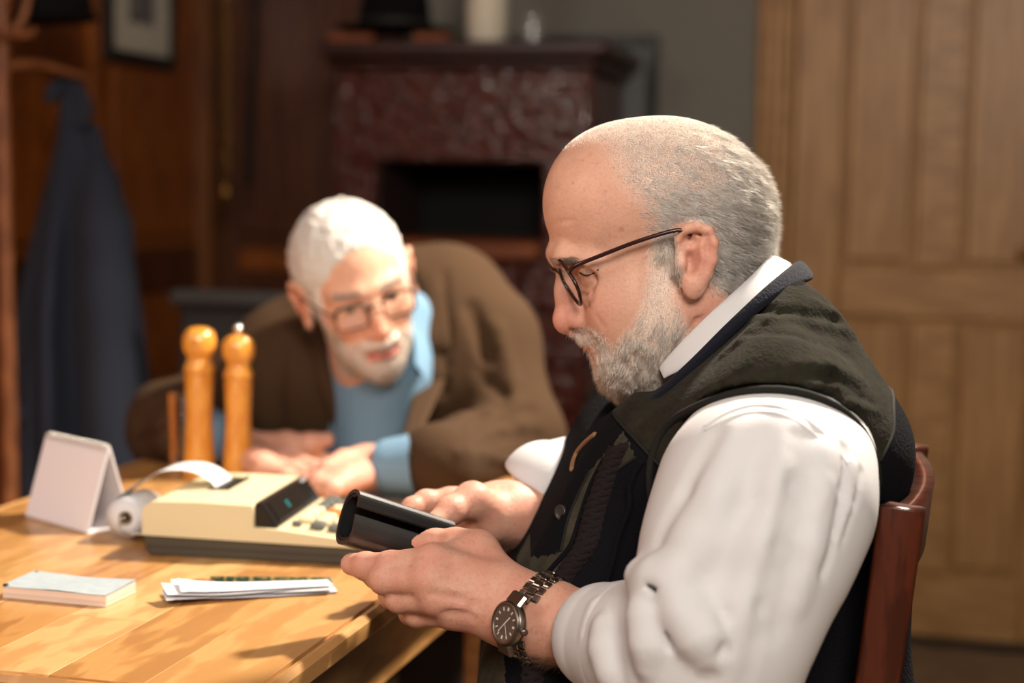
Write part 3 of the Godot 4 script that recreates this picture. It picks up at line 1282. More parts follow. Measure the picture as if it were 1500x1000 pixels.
func suede_color(p: Vector3, _n: Vector3) -> Color:
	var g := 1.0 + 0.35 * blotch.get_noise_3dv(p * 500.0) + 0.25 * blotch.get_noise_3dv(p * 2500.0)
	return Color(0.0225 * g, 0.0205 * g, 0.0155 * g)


# a point of the solid on the line from `from` along `dir`
func touch(b: Blob, from: Vector3, dir: Vector3, far := 0.5) -> Vector3:
	var t := 0.0
	for i in 60:
		var d := b.eval(b.prims, from + dir * t)
		if d < 0.0004 or t > far:
			break
		t += d * 0.8
	return from + dir * t


func sleeve_left() -> Blob:
	var b := Blob.new()
	b.chain([at(1152, 655, 1.335), at(1120, 735, 1.265), at(1084, 830, 1.235), at(1050, 935, 1.215)], [0.076, 0.078, 0.070, 0.063], 0.035)
	b.cone(at(1050, 935, 1.215), 0.063, at(1035, 1010, 1.215), 0.062, 0.03)
	b.chain([at(1030, 985, 1.22), at(945, 948, 1.262), at(890, 940, 1.295)], [0.060, 0.049, 0.0405], 0.02)
	var on := func(px: float, py: float, deep := 0.0) -> Vector3:
		var d := ray(px, py).normalized()
		return touch(b, at(px, py, 1.0), d, 0.6) + d * deep
	var line := func(list: Array, deep := 0.0) -> Array: return list.map(func(q): return on.call(q[0], q[1], deep))
	# rolls of cloth at the elbow
	var rolls := [
		[line.call([[944, 868], [950, 905], [953, 945], [950, 975]], 0.004), [0.0105, 0.0140, 0.0130, 0.008]],
		[line.call([[986, 872], [1008, 900], [1030, 935], [1042, 962]], 0.0055), [0.0105, 0.0165, 0.0165, 0.009]],
		[line.call([[884, 920], [890, 950], [900, 985], [906, 1010]], 0.0045), [0.008, 0.012, 0.011, 0.008]],
		[line.call([[936, 842], [962, 848], [992, 857], [1018, 878]], 0.006), [0.011, 0.0130, 0.0120, 0.008]],
	]
	var pits := [line.call([[954, 864], [970, 865], [982, 870]]), line.call([[970, 875], [980, 905], [985, 945]]), line.call([[926, 890], [922, 930], [928, 985]])]
	var pocket: Vector3 = on.call(967, 864)
	var pulls := [
		[line.call([[1150, 618], [1140, 700], [1118, 790], [1092, 890], [1072, 1000]]), 0.026, -0.0030],
		[line.call([[1166, 640], [1158, 710], [1138, 800], [1112, 890], [1090, 1000]]), 0.012, 0.0024],
		[line.call([[1085, 630], [1050, 720], [1005, 800], [975, 835]]), 0.030, -0.0040],
		[line.call([[1050, 640], [1005, 720], [968, 790]]), 0.014, 0.0025],
		[line.call([[1110, 640], [1090, 740], [1055, 840], [1020, 880]]), 0.022, 0.0030],
		[line.call([[1237, 655], [1232, 720], [1224, 780], [1205, 840]]), 0.008, 0.0030],
		[line.call([[1262, 690], [1250, 740], [1232, 795]]), 0.006, 0.0024],
		[line.call([[1248, 680], [1242, 740], [1228, 790]]), 0.009, -0.0030],
		[line.call([[1212, 660], [1206, 720], [1192, 800], [1168, 880]]), 0.020, -0.0030],
		[line.call([[1190, 640], [1180, 720], [1162, 820], [1135, 920]]), 0.018, 0.0025],
		[line.call([[1060, 900], [1055, 950], [1040, 1000]]), 0.012, 0.0030],
	]
	for q in rolls:
		b.chain(q[0], q[1], 0.012)
	for q in pits:
		b.crease(q, 0.008, 0.0036)
	for q in pulls:
		b.crease(q[0], q[1], q[2])
	b.ball(pocket + Vector3(0, 0.001, 0.002), Vector3(0.0105, 0.0026, 0.008), 0.005, 1, Basis(Vector3.BACK, -0.25))
	return b


# a strip of cloth between two edges, with thickness
func band(top: Array, low: Array, thick: float, steps := 5) -> ArrayMesh:
	var a := curve3(top, steps)
	var c := curve3(low, steps)
	var count := a.size() - 1
	return sheet(20, count, func(u, v):
		var i := int(round(v * count))
		var p: Vector3 = a[i]
		var q: Vector3 = c[i]
		var t: Vector3 = a[min(i + 1, count)] - a[max(i - 1, 0)]
		var n := t.cross(q - p).normalized()
		var w := cos(u * TAU)
		var k := signf(w) * pow(absf(w), 0.55)
		var th := thick * (1.0 if i > 0 and i < count else 0.3)
		return p.lerp(q, 0.5 - 0.5 * k) + n * sin(u * TAU) * th, true)


func build_reader() -> void:
	near_head_frame()
	near_marks()
	var head := build_near_head()
	var who := thing("person", near_head.origin, Basis(), "seated white-bearded man in a dark knit vest and white shirt looking down at a wallet", "person")
	var o := near_head.origin
	# body: head, hands and what the clothes cover, in one mesh
	var body := Net.new()
	var cols := PackedColorArray()
	var hd: Net = head[1]
	for i in hd.v.size():
		cols.append(near_head_color(hd.v[i], hd.n[i]))
	var placed := Net.new()
	for i in hd.v.size():
		placed.v.append(near_head.basis * hd.v[i])
		placed.n.append(near_head.basis * hd.n[i])
	placed.idx = hd.idx
	body.add(placed)
	var arms: Array[Net] = []
	var lh := near_left_hand()
	var rh := near_right_hand()
	var inner := Blob.new()
	inner.chain([at(1060, 560, 1.47), at(1090, 700, 1.5), at(1060, 900, 1.5)], [0.06, 0.12, 0.12], 0.05)
	inner.chain([at(1090, 640, 1.45), at(1130, 690, 1.33), at(1045, 940, 1.23), at(870, 925, 1.325)], [0.05, 0.055, 0.045, 0.033], 0.03)
	inner.chain([at(1060, 640, 1.55), at(960, 640, 1.69), at(925, 792, 1.755), at(860, 738, 1.64)], [0.045, 0.042, 0.036, 0.034], 0.02)
	for job in [[lh, at(495, 960, 1.40), at(880, 770, 1.30), 0.0021, 0.13], [rh, at(575, 850, 1.62), at(860, 690, 1.48), 0.0024, 0.13], [inner, Vector3(0.0, 0.70, -1.84), Vector3(0.36, 1.06, -1.17), 0.010, 0.0]]:
		var lo: Vector3 = job[1].min(job[2]) - Vector3(0.02, 0.02, 0.03)
		var hi: Vector3 = job[1].max(job[2]) + Vector3(0.02, 0.02, 0.03)
		var q := net(job[0], lo, hi, job[3])
		for i in q.v.size():
			cols.append(hand_color(q.v[i], q.n[i]))
			q.v[i] -= o
		arms.append(q)
		body.add(q)
	part("body", array_mesh(body.v, body.n, PackedVector2Array(), cols, body.idx), M.skin, who)
	var tip := touch(rh, at(639, 766, 1.3), ray(639, 766).normalized(), 0.4)
	part("fingernail", nail(tip - o + Vector3(0, 0.0004, 0.0009), at(632, 771, 1.49) - at(656, 753, 1.50), Vector3(-0.12, 0.62, 0.78), 0.0066, 0.0058), M.nail, who)
	# hair, beard, brows
	var turn := near_head.basis
	var tuft := func(q: Vector3, k: float) -> Vector3: return Vector3(blotch.get_noise_3dv(q * k), blotch.get_noise_3dv(q * k + Vector3(31, 7, 3)), blotch.get_noise_3dv(q * k + Vector3(3, 57, 11)))
	var hair := part("hair", hairs(hd, func(q, _n): return 220.0 * near_hair_share(q), func(q, n): return (n * (0.34 + 1.5 * maxf(0.0, q.y - 0.03)) + Vector3(0.8, -0.45 + 2.0 * q.y, 0.0) + tuft.call(q, 1300.0) * 0.4).normalized(), func(q):
		var w := rng.randf_range(0.86, 1.0) if rng.randf() < 0.9 else rng.randf_range(0.3, 0.55)
		w *= clampf(1.0 + 0.25 * blotch.get_noise_3dv(q * 1800.0), 0.75, 1.0)
		return [rng.randf_range(0.009, 0.017), Color(w, w * 0.97, w * 0.94)], 0.00016, 0.32), M.hair, who)
	hair.basis = turn
	var beard := part("beard", hairs(hd, func(q, _n): return 150.0 * near_beard_share(q), func(q, n): return (n * 0.45 + Vector3(-0.15, -0.9, 0.0) + tuft.call(q, 1500.0) * 0.45).normalized(), func(q: Vector3):
		var w := rng.randf_range(0.92, 1.0)
		if rng.randf() < 0.07:
			w *= 0.55
		w *= clampf(1.0 + 0.25 * blotch.get_noise_3dv(q * 1800.0), 0.75, 1.0)
		return [rng.randf_range(0.006, 0.012) * (0.55 if q.y > -0.088 and q.x < -0.035 else 1.0), Color(w, w * 0.945, w * 0.89)], 0.00019, 0.35), M.hair, who)
	beard.basis = turn
	var brow := part("eyebrows", hairs(hd, func(q, _n): return 90.0 if absf(q.z) > 0.010 and absf(q.z) < 0.046 and absf(q.y - (hp(830, 383, 0.03).y + 0.05 * (absf(q.z) - 0.03))) < 0.0035 and q.x < -0.05 else 0.0, func(q, n): return (n * 0.5 + Vector3(0.3, -0.2, signf(q.z) * 0.7)).normalized(), func(_q):
		var w := rng.randf_range(0.12, 0.5)
		return [rng.randf_range(0.006, 0.010), Color(w, w * 0.8, w * 0.65)], 0.00016, 0.4), M.hair, who)
	brow.basis = turn
	# fine dark hair on the forearms
	var bare := [at(775, 880, 1.35) - o, at(735, 740, 1.57) - o]
	for k in 2:
		part("arm_hair", hairs(arms[k], func(q, n): return 26.0 if q.x > bare[k].x and n.y + n.z > -0.2 else 0.0, func(_q, n): return (n * 0.4 + Vector3(-0.55, -0.55, 0.1)).normalized(), func(_q):
			var w := rng.randf_range(0.10, 0.30)
			return [rng.randf_range(0.006, 0.012), Color(w, w * 0.72, w * 0.55)], 0.0001, 0.5), M.hair, who)
	# lash line on the lowered lids
	var hb: Blob = head[0]
	var lash := [[849, 399], [854, 402], [861, 403], [869, 400], [876, 395]].map(func(q):
		var inv := near_head.affine_inverse()
		return touch(hb, inv * at(q[0], q[1], 1.25), (inv.basis * ray(q[0], q[1])).normalized(), 0.4))
	for s in [1.0, -1.0]:
		part("eyelashes", tube(curve3(lash.map(func(p): return Vector3(p.x, p.y, p.z * s)), 4), 0.0007, 6), M.lash, who).basis = turn
	# vest
	var vest := vest_solid()
	var whole := vest_solid()
	vest_cut(vest)
	var vn := net(vest, Vector3(-0.06, 0.62, -1.86), Vector3(0.40, 1.14, -1.20), 0.0042)
	var mid_z := -1.475
	var yoke := flank([[905, 620], [985, 545], [1060, 480], [1110, 437], [1150, 426], [1200, 422], [1260, 420], [1345, 560], [1305, 590], [1288, 622], [1262, 655], [1100, 700], [983, 689]], 1.36)
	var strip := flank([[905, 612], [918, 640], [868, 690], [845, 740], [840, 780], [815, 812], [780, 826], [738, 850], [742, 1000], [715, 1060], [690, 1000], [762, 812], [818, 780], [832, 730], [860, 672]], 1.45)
	var in_yoke := func(p: Vector3) -> bool: return Geometry2D.is_point_in_polygon(Vector2(p.x, p.y), yoke)
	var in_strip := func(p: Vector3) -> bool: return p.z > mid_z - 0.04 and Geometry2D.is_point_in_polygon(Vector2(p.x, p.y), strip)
	for i in vn.v.size():
		vn.v[i] -= o
	var clothes := part("vest", paint(pick(vn, func(p): return not in_yoke.call(p + o) and not in_strip.call(p + o))), M.knit, who)
	part("yoke", paint(pick(vn, func(p): return in_yoke.call(p + o)), func(p, n): return suede_color(p, n)), M.suede, clothes)
	part("placket", paint(pick(vn, func(p): return in_strip.call(p + o) and not in_yoke.call(p + o)), func(p, n): return suede_color(p, n) * Color(1.9, 1.9, 1.8)), M.suede, clothes)  # same suede, lightened: the light the placket catches is put into its colour
	# stitched seams between the panels
	for list in [[yoke, [[905, 620], [925, 637], [955, 665], [983, 689]], 1.36, 0.0016], [yoke, [[1345, 560], [1305, 590], [1288, 622], [1262, 655]], 1.36, 0.0016], [strip, [[918, 640], [868, 690], [845, 740], [840, 780], [815, 812]], 1.45, 0.0013], [strip, [[860, 672], [832, 730], [818, 780]], 1.45, 0.0013]]:
		var pts := []
		for q in curve3(list[1].map(func(r): return at(r[0], r[1], list[2])), 6):
			var p := touch(whole, Vector3(q.x, q.y, -1.05), Vector3(0, 0, -1), 0.6)
			if p.z > -1.62:
				pts.append(p - o)
		if pts.size() > 3:
			part("seam", tube(pts, list[3], 6), M.suede_dark, clothes)
	# piping round the armhole
	var ring := []
	var c := at(1128, 722, 1.27)
	var turn2 := Basis(Vector3.BACK, -0.1)
	for i in 40:
		var t := PI * (-0.35 + 1.62 * i / 39.0)
		ring.append(touch(whole, c + turn2 * Vector3(cos(t) * 0.090, sin(t) * 0.084, 0.20), Vector3(0, 0, -1)) - o)
	part("armhole_trim", tube(ring, 0.0034, 8), M.suede_dark, clothes)
	var neck := band([hp(1166, 386, -0.03), hp(1164, 385, 0.025), hp(1126, 416, 0.070), hp(1072, 470, 0.088), hp(1014, 530, 0.087), hp(954, 587, 0.070), hp(905, 628, 0.05)], [hp(1188, 410, -0.03), hp(1184, 412, 0.03), hp(1138, 436, 0.080), hp(1078, 482, 0.096), hp(1018, 538, 0.094), hp(956, 594, 0.078), hp(910, 636, 0.056)], 0.005)
	part("neckband", neck, M.knit_blue, clothes).basis = turn
	var neck2 := band([hp(1166, 386, 0.02), hp(1164, 385, -0.03), hp(1128, 408, -0.068), hp(1070, 458, -0.086), hp(985, 540, -0.085), hp(905, 600, -0.06)], [hp(1188, 410, 0.02), hp(1184, 412, -0.035), hp(1145, 438, -0.080), hp(1085, 486, -0.098), hp(985, 560, -0.096), hp(900, 625, -0.07)], 0.005)
	part("neckband", neck2, M.knit_blue, clothes).basis = turn
	# shirt
	var sl := sleeve_left()
	var sn := net(sl, Vector3(0.03, 0.68, -1.46), Vector3(0.36, 1.03, -1.10), 0.0030)
	for i in sn.v.size():
		sn.v[i] -= o
	var shirt := part("shirt", paint(sn), M.shirt, who)
	for list in [[[1032, 630], [1075, 610], [1110, 603], [1150, 609], [1195, 638], [1232, 684]], [[1030, 624], [1073, 601], [1110, 593], [1152, 599], [1202, 630], [1242, 680]]]:
		part("seam", tube(curve3(list.map(func(q): return touch(sl, at(q[0], q[1], 1.0), ray(q[0], q[1]).normalized(), 0.6) - o), 8), 0.0009, 6), M.shirt, shirt)
	var cu := Blob.new()
	var ca := at(888, 934, 1.302)
	var cb := at(922, 943, 1.280)
	cu.cone(ca, 0.0450, cb, 0.0525, 0.004)
	cu.cone(ca - (cb - ca) * 0.9, 0.0350, cb, 0.038, 0.003, 1)
	cu.crease([at(868, 880, 1.262), at(862, 930, 1.250), at(870, 1000, 1.256)], 0.010, -0.0020)
	cu.crease([at(900, 885, 1.250), at(885, 930, 1.236), at(880, 1000, 1.240)], 0.007, 0.0030)
	var cn := net(cu, ca - Vector3(0.10, 0.08, 0.08), cb + Vector3(0.08, 0.08, 0.08), 0.0024)
	for i in cn.v.size():
		cn.v[i] -= o
	part("cuff", paint(cn), M.shirt, shirt)
	var sr := Blob.new()
	sr.chain([at(960, 620, 1.70), at(925, 800, 1.76)], [0.065, 0.06], 0.03)
	sr.chain([at(925, 790, 1.76), at(850, 722, 1.65), at(798, 712, 1.612)], [0.06, 0.054, 0.046], 0.02)
	var mouth := Basis(Vector3.BACK, -0.6)
	sr.brick(at(788, 718, 1.612) - mouth.y * 0.05, Vector3(0.09, 0.05, 0.12), 0.003, 0.004, 1, mouth)
	sr.crease([at(838, 668, 1.63), at(835, 720, 1.59)], 0.012, 0.004)
	var rn := net(sr, Vector3(-0.06, 0.80, -1.88), Vector3(0.24, 1.06, -1.52), 0.0035)
	for i in rn.v.size():
		rn.v[i] -= o
	part("sleeve", paint(rn), M.shirt, shirt)
	var leaf := func(s: float) -> ArrayMesh:
		var f := func(px: float, py: float, z: float) -> Vector3:
			var p := hp(px, py, z)
			return Vector3(p.x, p.y, p.z * s)
		return band([f.call(1124, 373, 0.0), f.call(1124, 378, 0.034), f.call(1096, 408, 0.064), f.call(1044, 455, 0.074), f.call(997, 502, 0.069), f.call(966, 538, 0.056)], [f.call(1160, 388, 0.0), f.call(1152, 396, 0.046), f.call(1120, 432, 0.082), f.call(1068, 486, 0.094), f.call(1014, 532, 0.086), f.call(973, 554, 0.064)], 0.0022)
	for s in [1.0, -1.0]:
		part("collar", leaf.call(s), M.shirt, shirt).basis = turn
	# two strands of the cable plait, and a rib beside it
	var spine := curve3([[908, 655], [889, 700], [872, 748], [857, 800], [826, 845], [800, 890], [786, 950], [778, 1010]].map(func(q): return touch(vest, at(q[0], q[1], 1.0), ray(q[0], q[1]).normalized(), 0.9) - o), 12)
	for strand in 3:
		var line := []
		for i in spine.size():
			var a := i * 0.75 + TAU * strand / 3
			line.append(spine[i] + Vector3(0.0075, 0.0015, 0.003) * sin(a) + Vector3(-0.0008, 0, 0.0022) * cos(2.0 * a))
		part("cable", tube(line, 0.0042, 8), M.cable, clothes)
	for q in [[[941, 674], [923, 710], [922, 742], [907, 785], [890, 850], [872, 900], [862, 980]], [[886, 672], [866, 712], [850, 760], [836, 800], [806, 836], [776, 880]]]:
		part("rib", tube(curve3(q.map(func(r): return touch(vest, at(r[0], r[1], 1.0), ray(r[0], r[1]).normalized(), 0.9) - o), 5), 0.0028, 8), M.knit, clothes)
	# a tan cord looped at the front edge
	var cord := curve3([[872, 636], [858, 648], [846, 662], [840, 676], [838, 688]].map(func(q): return touch(vest, at(q[0], q[1], 1.2), ray(q[0], q[1]).normalized(), 0.8) - o), 4)
	part("cord", tube(cord, 0.0026, 8), M.cord, clothes)
	# buttons
	for q in [[822, 750]]:
		var p := touch(vest, at(q[0], q[1], 1.2), ray(q[0], q[1]).normalized(), 0.6)
		part("button", join([[turned([[0.0, 0.0012], [0.0035, 0.0011], [0.0058, 0.0022], [0.0068, 0.0012], [0.0066, -0.0012]], 18, 2), Transform3D()]]), M.button, clothes, p - o, Basis(Quaternion(Vector3.UP, Vector3(-0.75, 0.1, 0.66).normalized())))
	# trousers and shoes, under the table
	var tr := Blob.new()
	for s in [-1, 1]:
		tr.chain([Vector3(0.24, 0.56, -1.5 + 0.09 * s), Vector3(-0.16, 0.555, -1.5 + 0.13 * s), Vector3(-0.10, 0.12, -1.5 + 0.14 * s)], [0.085, 0.066, 0.055], 0.04)
	tr.cone(Vector3(0.25, 0.60, -1.42), 0.11, Vector3(0.25, 0.60, -1.58), 0.11, 0.05)
	var tn := net(tr, Vector3(-0.30, 0.0, -1.78), Vector3(0.42, 0.76, -1.22), 0.014)
	for i in tn.v.size():
		tn.v[i] -= o
	part("trousers", paint(tn), M.trousers, who)
	for s in [-1, 1]:
		var sh := Blob.new()
		var f := Vector3(-0.10, 0.0, -1.5 + 0.14 * s)
		sh.chain([f + Vector3(0.03, 0.05, 0), f + Vector3(-0.06, 0.045, 0), f + Vector3(-0.15, 0.036, 0)], [0.046, 0.044, 0.036], 0.02)
		sh.brick(f + Vector3(-0.06, -0.05, 0), Vector3(0.3, 0.0505, 0.2), 0.001, 0.002, 1)
		var shn := net(sh, f + Vector3(-0.25, -0.02, -0.08), f + Vector3(0.12, 0.14, 0.08), 0.008)
		for i in shn.v.size():
			shn.v[i] -= o
		part("shoe", paint(shn), M.shoe, who)
	build_near_glasses()


# ---------------------------------------------------------------- wallet and wristwatch
func build_wallet() -> void:
	var a := at(508, 756, 1.425)
	var e := at(648, 800, 1.488)
	var x := (e - a).normalized()
	var up := at(523, 712, 1.430) - at(491, 796, 1.430)
	up = (up - x * up.dot(x)).normalized()
	var out := x.cross(up).normalized()   # towards the reader
	if out.z < 0:
		out = -out
	var length := a.distance_to(e)
	var w := thing("wallet", a.lerp(e, 0.5), Basis(x, -0.28) * Basis(x, up, x.cross(up)), "open black leather wallet held in both hands of the white-shirted man", "wallet")
	var face := out.dot(w.basis.z)
	# a leather sheet folded to a U: upper flap, back, lower flap
	var fold := func(r: float, lip: float) -> Array:
		var pts := []
		for q in [[0.0035, 0.0170 + lip], [-0.006, 0.0200 + lip], [-0.0165, 0.0205], [-0.0232, 0.0145], [-0.0252, 0.006], [-0.0245, -0.004], [-0.018, -0.0120], [-0.006, -0.0145], [0.008, -0.0145], [0.019, -0.0110], [0.0245, -0.002], [0.0248, 0.007], [0.0212, 0.0145], [0.0115, 0.0165 + lip]]:
			pts.append([q[0] * r, q[1] * r * 0.78])
		return curve2v(pts if lip == 0.0 else pts.slice(3, 12), 4)
	var shell := func(outer: float, inner: float, len_: float, lip: float) -> ArrayMesh:
		var o: Array = fold.call(outer, lip)
		var n: Array = fold.call(inner, lip)
		n.reverse()
		var poly := PackedVector2Array()
		for q in o + n:
			poly.append(Vector2(q[1] * face, q[0]))
		return slab(poly, len_, 0.0009)
	var lay := Basis(Vector3.UP, -PI / 2)   # x of the outline to the reader, y up, z along
	var side := Basis(Vector3(0, 0, 1), Vector3(0, 1, 0), Vector3(-1, 0, 0))
	part("cover", shell.call(1.0, 0.86, length, 0.0), M.leather, w, Vector3.ZERO, side)
	part("lining", shell.call(0.84, 0.74, length * 0.985, -0.006), M.leather_dark, w, Vector3.ZERO, side)


func curve2v(p: Array, steps: int) -> Array:
	var out := []
	for i in p.size() - 1:
		var a: Array = p[max(i - 1, 0)]
		var d: Array = p[min(i + 2, p.size() - 1)]
		for s in steps:
			var t := float(s) / steps
			out.append([cubic_interpolate(p[i][0], p[i + 1][0], a[0], d[0], t), cubic_interpolate(p[i][1], p[i + 1][1], a[1], d[1], t)])
	out.append(p[-1])
	return out


func build_watch() -> void:
	# the face looks down and towards the camera, on the outer side of the left wrist
	var c := at(746, 913, 1.316)
	var along := (at(800, 912, 1.350) - at(752, 893, 1.370)).normalized()   # up the forearm
	var centre := at(768, 900, 1.362)
	var normal := (c - centre)
	normal = (normal - along * normal.dot(along)).normalized()
	normal = (normal * 0.94 - along * 0.34).normalized()
	var x := (along - normal * along.dot(normal)).normalized()
	var t := thing("wristwatch", c, Basis(x, normal, x.cross(normal)), "steel wristwatch with black dial on the left wrist of the reading man", "watch")
	part("case", turned([[0.0, -0.0055], [0.014, -0.0055], [0.0185, -0.0035], [0.0192, 0.0005], [0.0180, 0.0035], [0.0172, 0.0042]], 40, 3), M.steel, t)
	var bezel := part("bezel", turned([[0.0182, 0.0030], [0.0184, 0.0044], [0.0172, 0.0056], [0.0152, 0.0054], [0.0146, 0.0040]], 40, 3), M.steel_dark, t)
	var dial := part("dial", lathe([[0.0, 0.0040], [0.0150, 0.0040]], 32), M.dial, t)
	for i in 12:
		var an := TAU * i / 12
		part("hour_mark", box(Vector3(0.0011 if i % 3 else 0.0018, 0.0005, 0.0028), 0.0001), M.mark, dial, Vector3(cos(an), 0, sin(an)) * 0.0118 + Vector3(0, 0.0043, 0), Basis(Vector3.UP, PI / 2 - an))
	for h in [[0.0085, 0.0011, -0.9], [0.0115, 0.0009, 2.2], [0.0125, 0.0004, 1.0]]:
		part("hand", box(Vector3(h[1], 0.0003, h[0]), 0.0001), M.mark, dial, Vector3(cos(h[2]), 0, sin(h[2])) * h[0] * 0.45 + Vector3(0, 0.0047, 0), Basis(Vector3.UP, PI / 2 - h[2]))
	part("crystal", lathe([[0.0, 0.0053], [0.0150, 0.0051]], 32), M.lens, t)
	part("crown", turned([[0.0, 0.0035], [0.0028, 0.0035], [0.0030, 0.0], [0.0022, -0.001]], 14, 2), M.steel, t, Vector3(0.0200, 0, 0), Basis(Vector3.BACK, -PI / 2))
	# bracelet links round the wrist
	var inv := t.transform.affine_inverse()
	var ax := along
	var e1 := (c - centre - ax * (c - centre).dot(ax)).normalized()
	var e2 := ax.cross(e1)
	if e2.y < 0:
		e2 = -e2
	var start := centre + ax * (c - centre).dot(ax)
	var hand := near_left_hand()
	for i in 26:
		var an := TAU * (i + 0.5) / 26
		if an < 0.5 or an > TAU - 0.5:
			continue
		var nn := (e1 * cos(an) + e2 * sin(an)).normalized()
		var p := start + ax * (0.001 * maxf(0.0, sin(an)))
		p = touch(hand, p + nn * 0.06, -nn, 0.06) + nn * 0.0012
		var tt := (e2 * cos(an) - e1 * sin(an)).normalized()
		var turn := inv.basis * Basis(ax, nn, ax.cross(nn))
		var l := part("link", box(Vector3(0.0075, 0.0030, 0.0072), 0.0008), M.steel, t, inv * (p + nn * 0.0006), turn)
		for s in [-1, 1]:
			part("link", box(Vector3(0.0062, 0.0026, 0.0070), 0.0008), M.steel, t, inv * (p + ax * s * 0.0072 + tt * 0.0036), turn)
	for s in [-1, 1]:
		part("lug", box(Vector3(0.020, 0.0055, 0.013), 0.002), M.steel, t, Vector3(0, -0.002, s * 0.0205), Basis(Vector3.RIGHT, s * 0.55))


# ---------------------------------------------------------------- the man leaning over the table
var far_head := Transform3D()


func far_head_solid() -> Blob:
	var b := Blob.new()
	b.ball(Vector3(0, 0.035, -0.020), Vector3(0.075, 0.083, 0.096), 0.01)
	b.ball(Vector3(0, -0.020, 0.020), Vector3(0.063, 0.085, 0.068), 0.03)
	b.ball(Vector3(0, -0.072, 0.034), Vector3(0.047, 0.042, 0.046), 0.025)
	b.ball(Vector3(0, -0.098, 0.058), Vector3(0.027, 0.022, 0.022), 0.02)
	b.cone(Vector3(0, -0.06, -0.02), 0.056, Vector3(0, -0.17, -0.055), 0.060, 0.02)
	b.chain([Vector3(0, 0.012, 0.085), Vector3(0, -0.012, 0.096), Vector3(0, -0.033, 0.106)], [0.0075, 0.0085, 0.0105], 0.010)
	for s in [-1.0, 1.0]:
		b.ball(Vector3(s * 0.041, -0.018, 0.052), Vector3(0.021, 0.018, 0.024), 0.02)
		b.cone(Vector3(s * 0.010, 0.022, 0.084), 0.0075, Vector3(s * 0.046, 0.021, 0.066), 0.0080, 0.014)
		b.ball(Vector3(s * 0.031, 0.004, 0.089), Vector3(0.0165, 0.0115, 0.013), 0.008, 1)
		b.ball(Vector3(s * 0.031, 0.005, 0.068), Vector3(0.0125, 0.0125, 0.0125), 0.002)
		b.cone(Vector3(s * 0.020, 0.0105, 0.080), 0.0032, Vector3(s * 0.042, 0.0095, 0.074), 0.0032, 0.004)
		b.cone(Vector3(s * 0.022, -0.006, 0.079), 0.0030, Vector3(s * 0.042, -0.005, 0.072), 0.0030, 0.006)
		b.ball(Vector3(s * 0.0125, -0.036, 0.093), Vector3(0.0078, 0.0072, 0.010), 0.005)
		b.ball(Vector3(s * 0.0065, -0.045, 0.099), Vector3(0.0032, 0.003, 0.004), 0.003, 1)
		b.crease([Vector3(s * 0.021, -0.034, 0.088), Vector3(s * 0.031, -0.052, 0.080), Vector3(s * 0.035, -0.068, 0.070)], 0.007, 0.0025)
		# ears
		b.ball(Vector3(s * 0.078, -0.004, -0.012), Vector3(0.0075, 0.028, 0.017), 0.008)
		b.chain([Vector3(s * 0.074, 0.012, 0.004), Vector3(s * 0.082, 0.027, -0.006), Vector3(s * 0.088, 0.026, -0.022), Vector3(s * 0.089, 0.006, -0.030), Vector3(s * 0.083, -0.018, -0.022)], [0.004, 0.0045, 0.0045, 0.0045, 0.005], 0.004)
		b.ball(Vector3(s * 0.079, -0.030, -0.008), Vector3(0.006, 0.011, 0.009), 0.006)
		b.ball(Vector3(s * 0.088, 0.002, -0.008), Vector3(0.006, 0.013, 0.009), 0.004, 1)
		b.crease([Vector3(s * 0.048, 0.008, 0.062), Vector3(s * 0.060, 0.012, 0.048)], 0.005, 0.001)
	# moustache, lips, a slightly open mouth
	b.cone(Vector3(-0.022, -0.056, 0.084), 0.006, Vector3(0, -0.051, 0.096), 0.0075, 0.008)
	b.cone(Vector3(0.022, -0.056, 0.084), 0.006, Vector3(0, -0.051, 0.096), 0.0075, 0.008)
	b.ball(Vector3(0, -0.062, 0.086), Vector3(0.022, 0.0045, 0.009), 0.004)
	b.ball(Vector3(0, -0.0745, 0.084), Vector3(0.019, 0.0055, 0.009), 0.005)
	b.ball(Vector3(0, -0.0675, 0.096), Vector3(0.017, 0.0030, 0.010), 0.003, 1)
	for y in [0.045, 0.054, 0.063]:
		b.crease([Vector3(-0.040, y, 0.066), Vector3(0, y + 0.003, 0.081), Vector3(0.040, y, 0.066)], 0.004, 0.0009)
	b.crease([Vector3(-0.005, 0.018, 0.095), Vector3(-0.006, 0.032, 0.088)], 0.004, 0.0015)
	b.crease([Vector3(0.005, 0.018, 0.095), Vector3(0.006, 0.032, 0.088)], 0.004, 0.0015)
	return b


func far_hair_share(p: Vector3) -> float:
	if absf(p.x) > 0.0745 and p.y < 0.034 and p.z < 0.02 and p.z > -0.04:
		return 0.0
	var line := 0.092 - 0.9 * maxf(0.0, absf(p.x - 0.003) - 0.036) - 0.10 * maxf(0.0, -p.x - 0.01)
	var front := smoothstep(-0.006, 0.006, p.y - line)
	var side := smoothstep(0.052, 0.040, p.z) * smoothstep(-0.045, -0.03, p.y) * smoothstep(0.05, 0.06, absf(p.x))
	var back := smoothstep(0.010, -0.005, p.z) * smoothstep(-0.08, -0.06, p.y)
	return maxf(maxf(front, back), side)


